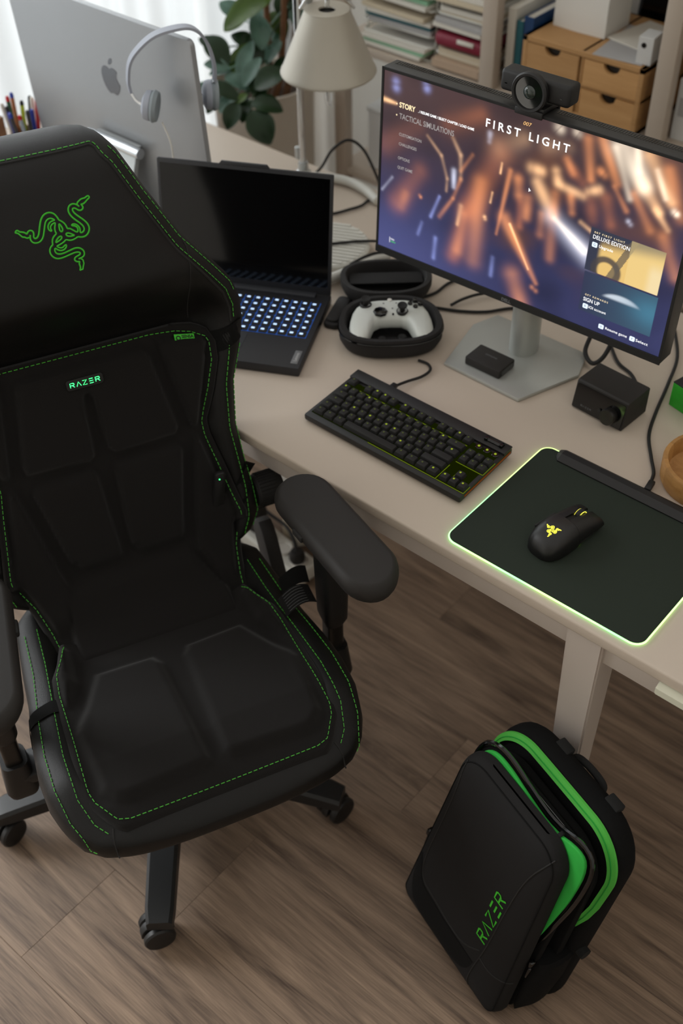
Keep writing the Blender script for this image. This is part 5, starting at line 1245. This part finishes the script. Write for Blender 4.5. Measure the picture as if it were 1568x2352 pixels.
# ------------------------------------------------------------------ shelf unit along the back wall
su = thing('shelf_unit', 'pale open shelf unit along the back wall behind the desk', 'shelf', (-1.5, 1.5, 0))
SZ = .785
for x in (-2.03, -1.552, -1.085, -.62):
    for y in (1.315, 1.685):
        t = B(); box(t, (x+1.5, y-1.5, 1.0), (.042, .03, 2.0), bev=.002); obj('post', t, 'shelf_white', su)
for z in (SZ, .42, .08, 1.42):
    for x0, x1 in ((-2.05, -1.552), (-1.552, -1.085), (-1.085, -.6)):
        t = B(); box(t, ((x0+x1)/2+1.5, -.005, z-.01), (x1-x0, .385, .02), bev=.001); obj('board', t, 'shelf_white', su)
t = B(); box(t, (-.85+1.5, -.005, 1.02), (.42, .32, .022), bev=.001); obj('board', t, 'drawer_wood', su)
# little four-drawer chest
ch = thing('mini_chest', 'light wood mini chest with four drawers on the shelf', 'chest', (-1.29, 1.43, SZ+.0))
CWd, CDp, CHt = .32, .27, .158
t = B()
for c_, s_ in (((0, 0, .006), (CWd, CDp, .012)), ((0, 0, CHt-.006), (CWd, CDp, .012)), ((-CWd/2+.006, 0, CHt/2), (.012, CDp, CHt)), ((CWd/2-.006, 0, CHt/2), (.012, CDp, CHt)), ((0, CDp/2-.004, CHt/2), (CWd, .008, CHt)), ((0, 0, CHt/2), (.008, CDp-.01, CHt)), ((0, 0, CHt/2), (CWd, CDp-.01, .008))): box(t, c_, s_, bev=.0008, seg=1)
obj('carcass', t, 'drawer_wood', ch, smooth=False)
for ix in (-1, 1):
    for iz in (0, 1):
        w_, h_ = CWd/2-.018, CHt/2-.018; cx, cz = ix*(CWd/4-.0015), .0125+h_/2+iz*(h_+.0095)
        dr = bpy.data.objects.new('drawer', None); COL.objects.link(dr); dr.parent = ch; dr.location = (cx, -CDp/2+.006, cz); dr.empty_display_size = .02
        outl = [(-w_/2, -h_/2), (w_/2, -h_/2), (w_/2, h_/2)] + [(.021*math.cos(a), h_/2-.019*math.sin(a)) for a in [PI*i/12 for i in range(13)]] + [(-w_/2, h_/2)]
        t = B(); prism(t, outl, -.005, .005, mat4=frame((0, 0, 0), (1, 0, 0), (0, 0, 1))); obj('front', t, 'drawer_wood', dr, smooth=False)
        t = B(); box(t, (0, .03, 0), (w_-.004, .05, h_-.002)); obj('finger_recess', t, 'gloss_black', dr, smooth=False)
TZ = SZ+CHt
# white paper bag on the chest
pb = thing('paper_bag', 'tall white paper bag standing on the mini chest', 'bag', (-1.358, 1.44, TZ+.0003))
t = B(); secs = [[(x*k_, y*k2, z) for x, y in ((-.07, -.055), (0, -.058), (.07, -.055), (.072, 0), (.07, .055), (0, .058), (-.07, .055), (-.068, 0))] for k_, k2, z in ((1, 1, 0), (.99, .98, .08), (1.02, .7, .2), (1.02, .62, .26))]; loft(t, secs); obj('bag_body', t, 'white_matte', pb, angle=20)
def sheet(name, c_, s_, rot, m, label, cat, curl=.0, group=None):
    t = B(); box(t, (0, 0, s_[2]/2), s_, bev=min(.0008, s_[2]*.3), seg=1)
    o = obj(name, t, m, smooth=False); o.location = c_; o.rotation_euler = (0, curl, rot); return tag(o, label, cat, group)
mat('paper_grey', '#a9a7a6', .85); mat('paper_cream', '#cdbfa6', .85); mat('paper_mauve', '#8d777a', .85); mat('box_white', '#cfcfcd', .5); mat('box_beige', '#b79f88', .8); mat('navy_panel', '#14171c', .35)
sheet('loose_paper', (-1.215, 1.40, TZ+.0002), (.12, .20, .002), .1, 'paper_grey', 'grey sheet of paper lying flat on the mini chest', 'paper')
sheet('loose_paper', (-1.222, 1.455, TZ+.0024), (.10, .15, .0025), -.2, 'paper', 'whiter sheet askew on top of the grey sheet', 'paper')
o = thing('small_white_carton', 'small white printed carton at the right end of the mini chest', 'carton', (-1.150, 1.340, TZ+.0003), .1)
t = B(); box(t, (0, 0, .03), (.035, .05, .06), bev=.0008); obj('carton_body', t, 'box_white', o, smooth=False)
t = B(); lathe(t, [(0, 0), (.006, 0), (.006, .0004), (0, .0004)], 16, frame((-.004, -.0252, .042), (1, 0, 0), (0, 0, 1))); obj('printed_dot', t, 'gloss_black', o, smooth=False)
o = thing('flat_panel', 'dark flat panel leaning behind the papers on the shelf', 'panel', (-1.2, 1.60, SZ), 0); t = B(); box(t, (0, 0, .17), (.24, .012, .34), bev=.003, rot=Matrix.Rotation(-.1, 3, 'X')); obj('panel_body', t, 'navy_panel', o)
t = B(); box(t, (0, -.0072, .17), (.22, .001, .32), rot=Matrix.Rotation(-.1, 3, 'X')); obj('panel_face', t, 'screen_off', o, smooth=False)
# books between the trays and the chest
for i, (x, w_, h, m, lb) in enumerate(((-1.515, .022, .19, 'paper', 'pale upright book next to the shelf post'), (-1.491, .018, .165, 'teal_book', 'teal upright book between pale and blue books'), (-1.467, .026, .18, 'blue_book', 'dark blue upright book beside the mini chest'))):
    bk = thing('book', lb, 'book', (x, 1.42, SZ), 0, 'upright books beside the mini chest')
    t = B(); box(t, (0, 0, h/2), (w_-.005, .15, h-.006)); obj('pages', t, 'paper', bk, smooth=False)
    t = B()
    for s_ in (-1, 1): box(t, (s_*(w_/2-.0012), 0, h/2), (.0022, .158, h), bev=.0004, seg=1)
    box(t, (0, -.078, h/2), (w_, .0025, h), bev=.0004, seg=1); obj('cover', t, m, bk, smooth=False)
# letter trays of wire with papers
def wire_tray(name, x0, x1, z, label):
    t = B(); y0, y1 = 1.335, 1.62; cx, cy = (x0+x1)/2, (y0+y1)/2; o = thing(name, label, 'letter tray', (cx, cy, z)); hw, hd = (x1-x0)/2, (y1-y0)/2
    tube(t, [(x, y, .0025) for x, y in rrect(2*hw, 2*hd, .015, 4)], .0025, n=6, closed=True); tube(t, [(x, y, .035) for x, y in rrect(2*hw, 2*hd, .015, 4)], .0025, n=6, closed=True); obj('rim', t, 'white_plastic', o)
    t = B()
    for i in range(9): tube(t, [(-hw+.01+(2*hw-.02)*i/8, -hd, .0025), (-hw+.01+(2*hw-.02)*i/8, hd, .0025)], .0015, n=5)
    for sx in (-1, 1):
        for sy in (-1, 1): tube(t, [(sx*(hw-.002), sy*(hd-.02), .0025), (sx*(hw-.002), sy*(hd-.02), .06)], .0025, n=6)
    obj('wires', t, 'white_plastic', o, kind='stuff'); return o
def stack(x0, x1, z, th, cols, label, y0=1.325, y1=1.6):
    o = thing('paper_stack', label, 'paper stack', ((x0+x1)/2, (y0+y1)/2, z)); n = len(cols)
    for i, c_ in enumerate(cols):
        t = B(); w_ = (x1-x0)*(1-.05*rl_.random()); box(t, (rl_.uniform(-.006, .006), rl_.uniform(-.012, .012), th*(i+.5)/n), (w_, y1-y0, th/n*.92), bev=.0006, seg=1, rot=rl_.uniform(-.04, .04)); obj('sheaf', t, c_, o, smooth=False)
    return o
for i, (z, th, cols, lb) in enumerate(((SZ+.004, .03, ['paper', 'green_paper', 'paper'], 'lowest paper pile in the left letter trays, mint sheet inside'), (SZ+.064, .045, ['paper_grey', 'teal_book', 'paper', 'paper_cream'], 'second paper pile in the left letter trays, grey and cream'), (SZ+.128, .045, ['paper', 'green_paper', 'paper_cream', 'paper_grey'], 'third paper pile in the left letter trays with green edge'), (SZ+.192, .05, ['paper_mauve', 'paper', 'paper_cream'], 'topmost paper pile in the left letter trays'))):
    wire_tray('letter_tray', -1.975, -1.745, z-.004, ('lowest', 'second lowest', 'second highest', 'topmost')[i]+' white wire letter tray left of the middle')
    stack(-1.965, -1.755, z+.001, th, cols, lb)
for i, (z, th, cols, lb) in enumerate(((SZ+.004, .045, ['box_beige', 'paper_cream'], 'beige file pile under the red folder'), (SZ+.102, .05, ['paper', 'paper_grey', 'paper_cream', 'paper'], 'loose pale papers piled above the red folder'), (SZ+.166, .04, ['paper_cream', 'paper', 'paper_grey'], 'topmost pale paper pile right of the left trays'))):
    wire_tray('letter_tray', -1.735, -1.572, z-.004, ('lower', 'middle', 'upper')[i]+' white wire letter tray beside the shelf post')
    stack(-1.728, -1.58, z+.001, th, cols, lb)
rf = thing('red_folder', 'thick dark red folder squeezed between the paper piles', 'folder', (-1.655, 1.45, SZ+.0555), .02)
t = B(); box(t, (0, 0, .018), (.155, .26, .036), bev=.014, seg=4); obj('cover', t, 'red_folder', rf); t = B(); box(t, (.02, -.128, .026), (.05, .01, .01), bev=.002); obj('label_strip', t, 'paper', rf)
# things right of the right post and on the lower board
for (x, y, w_, d_, h, m, lb) in ((-1.045, 1.36, .04, .03, .14, 'box_white', 'slim white carton right of the shelf post'), (-.99, 1.40, .05, .1, .20, 'box_white', 'taller white carton at the right end of the shelf')):
    o = thing('white_carton', lb, 'carton', (x, y, SZ), .05); t = B(); box(t, (0, 0, h/2), (w_, d_, h), bev=.001); obj('carton_body', t, m, o, smooth=False)
    t = B(); box(t, (0, -d_/2-.0003, h*.55), (w_*.6, .0004, h*.3)); obj('printed_panel', t, 'paper_grey', o, smooth=False)
o = thing('grey_tin', 'grey capped tin standing on the right end of the shelf', 'tin', (-1.045, 1.45, SZ)); t = B(); lathe(t, [(0, 0), (.024, 0), (.025, .002), (.025, .1), (.022, .104), (0, .104)], 24); obj('tin_body', t, 'paper_grey', o); t = B(); lathe(t, [(0, .104), (.0225, .104), (.0225, .125), (.02, .128), (0, .128)], 24); obj('cap', t, 'white_plastic', o)
o = thing('black_device', 'flat black device on the wooden board at the upper right', 'device', (-.95, 1.42, 1.031)); t = B(); box(t, (0, 0, .02), (.2, .18, .04), bev=.004); obj('device_body', t, 'gloss_black', o); t = B(); box(t, (0, -.0905, .02), (.18, .001, .025)); obj('device_front', t, 'black_plastic', o, smooth=False)
for (x, z, w_, h, m, lb) in ((-1.82, .42, .30, .17, 'box_white', 'white storage box on the lower shelf board, left bay'), (-1.32, .42, .36, .2, 'box_beige', 'beige storage box on the lower shelf board, middle bay'), (-.85, .42, .36, .2, 'box_white', 'white storage box on the lower shelf board, right bay')):
    o = thing('storage_box', lb, 'box', (x, 1.49, z)); t = B(); box(t, (0, 0, h/2), (w_, .28, h), bev=.004); obj('box_body', t, m, o, smooth=False); t = B(); box(t, (0, 0, h+.006), (w_+.006, .286, .014), bev=.003); obj('lid', t, m, o)
# tan carton behind the computer
o = thing('cardboard_box', 'tall tan cardboard box between computer and plant', 'box', (-2.41, .975, 0), .1)
t = B(); box(t, (0, 0, .34), (.16, .16, .68), bev=.002); obj('carton_body', t, 'tan_card', o, smooth=False); t = B(); box(t, (.0, -.0805, .34), (.05, .0008, .68)); obj('tape', t, 'brown_card', o, smooth=False)
# ------------------------------------------------------------------ backpack leaning on the desk leg
bpk = thing('backpack', 'black backpack with open green zip leaning on the desk leg', 'backpack', (-.487, -.216, 0), math.radians(-19))
LN, LNX = .18, .06
def shear(t):
    for v in t.verts: v.co.y += LN*v.co.z; v.co.x += LNX*v.co.z
    return t
def shield(w0, w1, h, r_top, r_bot, cx=0., n=8):
    """closed outline in x,z: wide foot, rounded top"""
    out = []
    def arc_(cx_, cz_, r, a0, a1):
        for i in range(n+1):
            a = math.radians(a0+(a1-a0)*i/n); out.append((cx_+r*math.cos(a), cz_+r*math.sin(a)))
    arc_(cx-w0/2+r_bot, r_bot, r_bot, 180, 270); arc_(cx+w0/2-r_bot, r_bot, r_bot, 270, 360); arc_(cx+w1/2-r_top, h-r_top, r_top, 0, 90); arc_(cx-w1/2+r_top, h-r_top, r_top, 90, 180)
    return out
def slab(outl, y0, y1, bev, m, name, parent, seg=3):
    t = B(); prism(t, outl, -y1, -y0, bev=bev, seg=seg, mat4=frame((0, 0, 0), (1, 0, 0), (0, 0, 1)))
    return obj(name, shear(t), m, parent, angle=50)
# padded front pocket as a height field over its outline
fo = shield(.29, .252, .466, .058, .03, -.005)
def fy(x, z):
    d = max(0., sdf_poly((x, z), fo)); k_ = min(1., d/.055); return .012-.026*math.sqrt(max(0., 1-(1-k_)**2))
def span(z):
    xs_ = []
    for (a, b) in zip(fo, fo[1:]+fo[:1]):
        if (a[1]-z)*(b[1]-z) <= 0 and a[1] != b[1]: xs_.append(a[0]+(b[0]-a[0])*(z-a[1])/(b[1]-a[1]))
    return (min(xs_), max(xs_)) if xs_ else (0, 0)
def front_grid(keep=None, lift=0.):
    t = B(); R = []; zs = [.0004, .002, .005, .009]+[.014+.0105*i for i in range(42)]+[.452, .457, .461, .464, .4656]; ss = [math.sin(PI/2*(-1+2*i/44))*.5+(-1+2*i/44)*.5 for i in range(45)]
    for z in zs:
        a, b = span(z); R.append([((a+b)/2+q*(b-a)/2, z) for q in ss])
    V = [[None]*45 for _ in zs]
    def vv_(i, j):
        if V[i][j] is None: x, z = R[i][j]; V[i][j] = t.verts.new((x, fy(x, z)-lift, z))
        return V[i][j]
    for i in range(len(zs)-1):
        for j in range(44):
            if keep:
                x = (R[i][j][0]+R[i+1][j+1][0])/2; z = (R[i][j][1]+R[i+1][j+1][1])/2
                if sdf_poly((x, z), keep) < 0: continue
            t.faces.new((vv_(i, j), vv_(i, j+1), vv_(i+1, j+1), vv_(i+1, j)))
    if not keep:
        c_ = [(x, .022, z) for x, z in fo]; vs_ = [t.verts.new(p) for p in c_]; t.faces.new(vs_)
        edge = [V[i][44] for i in range(len(zs))] + [V[i][0] for i in range(len(zs)-1, -1, -1)]
        bk = [t.verts.new((v.co.x, .022, v.co.z)) for v in edge]
        for i in range(len(edge)): k2 = (i+1) % len(edge); t.faces.new((edge[i], edge[k2], bk[k2], bk[i]))
    return t
fp = obj('front_pocket', shear(front_grid()), 'bag_cloth', bpk, angle=60)
t = B(); inn = []
for i in range(len(fo)):
    a = Vector(fo[i-1]); b = Vector(fo[(i+1) % len(fo)]); d = (b-a).normalized(); inn.append((fo[i][0]-d.y*.008, fo[i][1]+d.x*.008))
tube(t, [(x, fy(x, z)-.0006, z) for x, z in inn], .0011, n=6, closed=True); obj('pocket_piping', shear(t), 'bag_black', fp)
for line in ([(-.117, .437), (-.109, .382), (-.111, .285), (-.118, .153), (-.102, .112), (-.065, .108), (-.007, .097), (.032, .1), (.066, .135)], [(.1, .448), (.08, .382), (.075, .283), (.074, .153), (.065, .06), (.07, .004)], [(.07, .12), (.1, .115), (.135, .12)]):
    t = B(); tube(t, [(q.x, fy(q.x, q.y)-.0002, q.y) for q in smooth([(*q, 0) for q in line], 2)], .0015, n=5); obj('pocket_seam', shear(t), 'black_matte', fp)
bandp = [(q.x, q.y) for q in smooth([(*q, 0) for q in [(-.135, .16), (-.12, .145), (-.102, .104), (-.065, .1), (-.007, .09), (.032, .092), (.064, .12), (.06, .05), (.0, .022), (-.09, .022), (-.135, .08)]], 2, True)]
t = B(); Lr = []
for i in range(41):
    z = .0235+.134*i/40; xs_ = []
    for (a, b) in zip(bandp, bandp[1:]+bandp[:1]):
        if (a[1]-z)*(b[1]-z) <= 0 and a[1] != b[1]: xs_.append(a[0]+(b[0]-a[0])*(z-a[1])/(b[1]-a[1]))
    if len(xs_) < 2: continue
    x0_, x1_ = min(xs_), max(xs_)
    if len(xs_) > 2: x1_ = sorted(xs_)[1]
    Lr.append([t.verts.new((x0_+(x1_-x0_)*k_/12, fy(x0_+(x1_-x0_)*k_/12, z)-.0009, z)) for k_ in range(13)])
for a, b in zip(Lr, Lr[1:]):
    for k_ in range(12): t.faces.new((a[k_], a[k_+1], b[k_+1], b[k_]))
obj('mesh_band', shear(t), 'bag_black', fp, angle=60)
TX = Vector((LNX, LN, 1)).normalized(); t = B(); ctr = Vector((.057+LNX*.228, -.0146+LN*.228, .228)); frt = frame(ctr, TX, (-1, 0, .06)); wordmark(t, frt, .0225, .165, 1.12)
obj('lettering', t, 'green_print', fp, smooth=False, label='green RAZER lettering running up the pocket')
# gaping pocket behind the front: green lining with black zip rim
lo_ = [(q.x, q.y) for q in smooth([(*q, 0) for q in [(-.122, .43), (-.10, .468), (-.06, .474), (.0, .462), (.06, .456), (.115, .478), (.14, .462), (.142, .38), (.132, .29), (.12, .2), (-.12, .2), (-.13, .33)]], 2, True)]
slab(lo_, .024, .030, .002, 'green_lining', 'pocket_lining', bpk)
t = B(); tube(t, [(q.x, .0325, q.y) for q in smooth([(*q, 0) for q in [(-.135, .38), (-.128, .45), (-.10, .478), (-.06, .483), (.0, .470), (.06, .464), (.115, .487), (.147, .468), (.149, .38), (.137, .29), (.122, .19)]], 2)], .0036, n=6); obj('pocket_zip', shear(t), 'gloss_black', bpk)
t = B(); box(t, (.075, .027, .452), (.007, .010, .03), bev=.001); obj('loop_tab', shear(t), 'black_web', bpk)
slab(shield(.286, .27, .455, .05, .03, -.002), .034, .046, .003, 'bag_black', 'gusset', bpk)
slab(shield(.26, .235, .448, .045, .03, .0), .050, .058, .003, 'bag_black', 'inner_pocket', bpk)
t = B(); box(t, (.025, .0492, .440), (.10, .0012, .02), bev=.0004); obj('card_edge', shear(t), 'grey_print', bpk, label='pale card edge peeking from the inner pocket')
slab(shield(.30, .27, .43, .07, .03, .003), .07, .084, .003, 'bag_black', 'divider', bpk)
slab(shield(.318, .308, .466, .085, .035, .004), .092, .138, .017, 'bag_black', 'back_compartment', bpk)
topz = [q for q in shield(.308, .298, .456, .08, .03, .004) if q[1] > .34]
path = smooth([(*q, 0) for q in [(.105, .2), (.13, .22), (.15, .29)] + topz + [(-.147, .34)]], 1)
t = B(); L = []
for i, q in enumerate(path):
    a = path[max(0, i-1)]; b = path[min(len(path)-1, i+1)]; d = (b-a).normalized(); nn = Vector((-d.y, d.x, 0)); wd = .0058
    L.append([(q.x+nn.x*wd*s1, .088+dy, q.y+nn.y*wd*s1) for s1, dy in ((1., -.004), (-1., .003), (-1., .007), (1., .002))])
loft(t, L); obj('zip_tape', shear(t), 'green_cloth', bpk, angle=50, label='bright green zip tape')
t = B(); tube(t, [(q.x, .0866, q.y) for q in path], .0009, n=4); obj('zip_line', shear(t), 'green_lining', bpk)
for (x, y, z) in ((.11, .084, .19), (.138, .024, .175), (-.148, .016, .175)):
    t = B(); box(t, (x, y, z), (.009, .010, .016), bev=.002); box(t, (x+.004, y-.004, z-.018), (.005, .005, .028), bev=.0015); obj('zip_pull', shear(t), 'gloss_black', bpk)
t = B(); secs = []
for z, w_, d_ in ((.0, .004, .03), (.03, .018, .04), (.1, .022, .044), (.165, .02, .042), (.172, .014, .04)): secs.append([(.142+w_*math.cos(a), .075+d_*math.sin(a), z) for a in [2*PI*i/24 for i in range(24)]])
loft(t, secs); obj('side_pocket', shear(t), 'bag_black', bpk)
t = B(); cyl(t, (.13, .11, .172), (.172, .11, .175), .010, n=16); obj('rolled_hem', shear(t), 'black_web', bpk)
for s_ in (-1, 1):
    t = B(); L = []
    for i in range(12):
        f_ = i/11; x = .006+s_*(.045+.05*f_); z = .44-.39*f_; y =   .138+.022*math.sin(PI*min(1, f_*1.1)); L.append([(x-.022, y, z), (x+.022, y, z), (x+.02, y+.011, z), (x-.02, y+.011, z)])
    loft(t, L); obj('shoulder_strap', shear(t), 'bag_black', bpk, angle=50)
t = B(); tube(t, catmull([(-.03, .136, .44), (-.025, .146, .448), (.006, .149, .45), (.037, .146, .448), (.042, .136, .44)], 6), .006, n=8); obj('grab_handle', shear(t), 'black_web', bpk)
for x, z in ((-.045, .462), (.075, .463)):
    t = B(); box(t, (x, .130, z), (.03, .018, .012), bev=.003); obj('strap_anchor', shear(t), 'black_web', bpk)

# ------------------------------------------------------------------ power strip and cables under the desk
ps = thing('power_strip', 'white power strip with black plug on the floor under the desk', 'power strip', (-1.40, .315, 0), math.radians(-6))
t = B(); box(t, (0, 0, .0225), (.24, .07, .043), bev=.008, seg=3); obj('body', t, 'white_plastic', ps)
for i in range(4):
    t = B(); lathe(t, [(0, .001), (.019, .001), (.0205, .004), (.0205, .0), (.022, .0), (.022, -.004), (0, -.004)], 28, Matrix.Translation((-.085+.057*i, 0, .0452))); obj('socket', t, 'white_matte', ps)
pg = thing('black_plug', 'round black plug in the near end of the power strip', 'plug', (-1.322, .307, .045)); t = B(); lathe(t, [(0, 0), (.018, 0), (.019, .004), (.019, .02), (.014, .03), (0, .032)], 24); obj('plug_body', t, 'black_plastic', pg)
t = B(); tube(t, catmull([(0, 0, .026), (-.02, .012, .045), (-.06, .03, .05), (-.13, .05, .03), (-.22, .08, .0)], 8), .0045, n=8); obj('plug_cord', t, 'black_matte', pg)
pg = thing('black_adapter', 'dark grey power adapter in the far end of the power strip', 'adapter', (-1.475, .325, .045)); t = B(); box(t, (0, 0, .035), (.05, .045, .07), bev=.008); obj('adapter_body', t, 'soft_black', pg); t = B(); box(t, (0, 0, .0752), (.03, .025, .001)); obj('adapter_label', t, 'black_plastic', pg, smooth=False)
o = cable('white_cable', [(-1.52, .32, .02), (-1.57, .34, .02), (-1.60, .42, .012), (-1.52, .47, .012), (-1.42, .45, .012), (-1.40, .42, .012), (-1.45, .41, .012)], .006, 'white_plastic', 'white cord of the power strip looping on the floor')
st = thing('cable_channel', 'white cable channel running up behind the power strip', 'cable channel', (-1.54, .50, 0))
t = B(); box(t, (.0, .0, .02), (.42, .05, .038), bev=.006, rot=-.62); obj('channel_body', t, 'white_plastic', st)
t = B(); box(t, (.0, .0, .041), (.40, .036, .004), bev=.001, rot=-.62); obj('channel_cover', t, 'white_matte', st)
bn = thing('fabric_pouch', 'crumpled cream fabric pouch beside the cable channel', 'pouch', (-1.395, .405, 0), .3)
t = B(); secs = []
for k_, z in ((.8, 0), (1., .012), (.98, .03), (.7, .05), (.3, .058)): secs.append([((.055+.006*math.sin(5*a))*k_*math.cos(a), (.035+.004*math.cos(4*a))*k_*math.sin(a), z) for a in [2*PI*i/28 for i in range(28)]])
loft(t, secs); obj('pouch_body', t, 'paper_cream', bn)
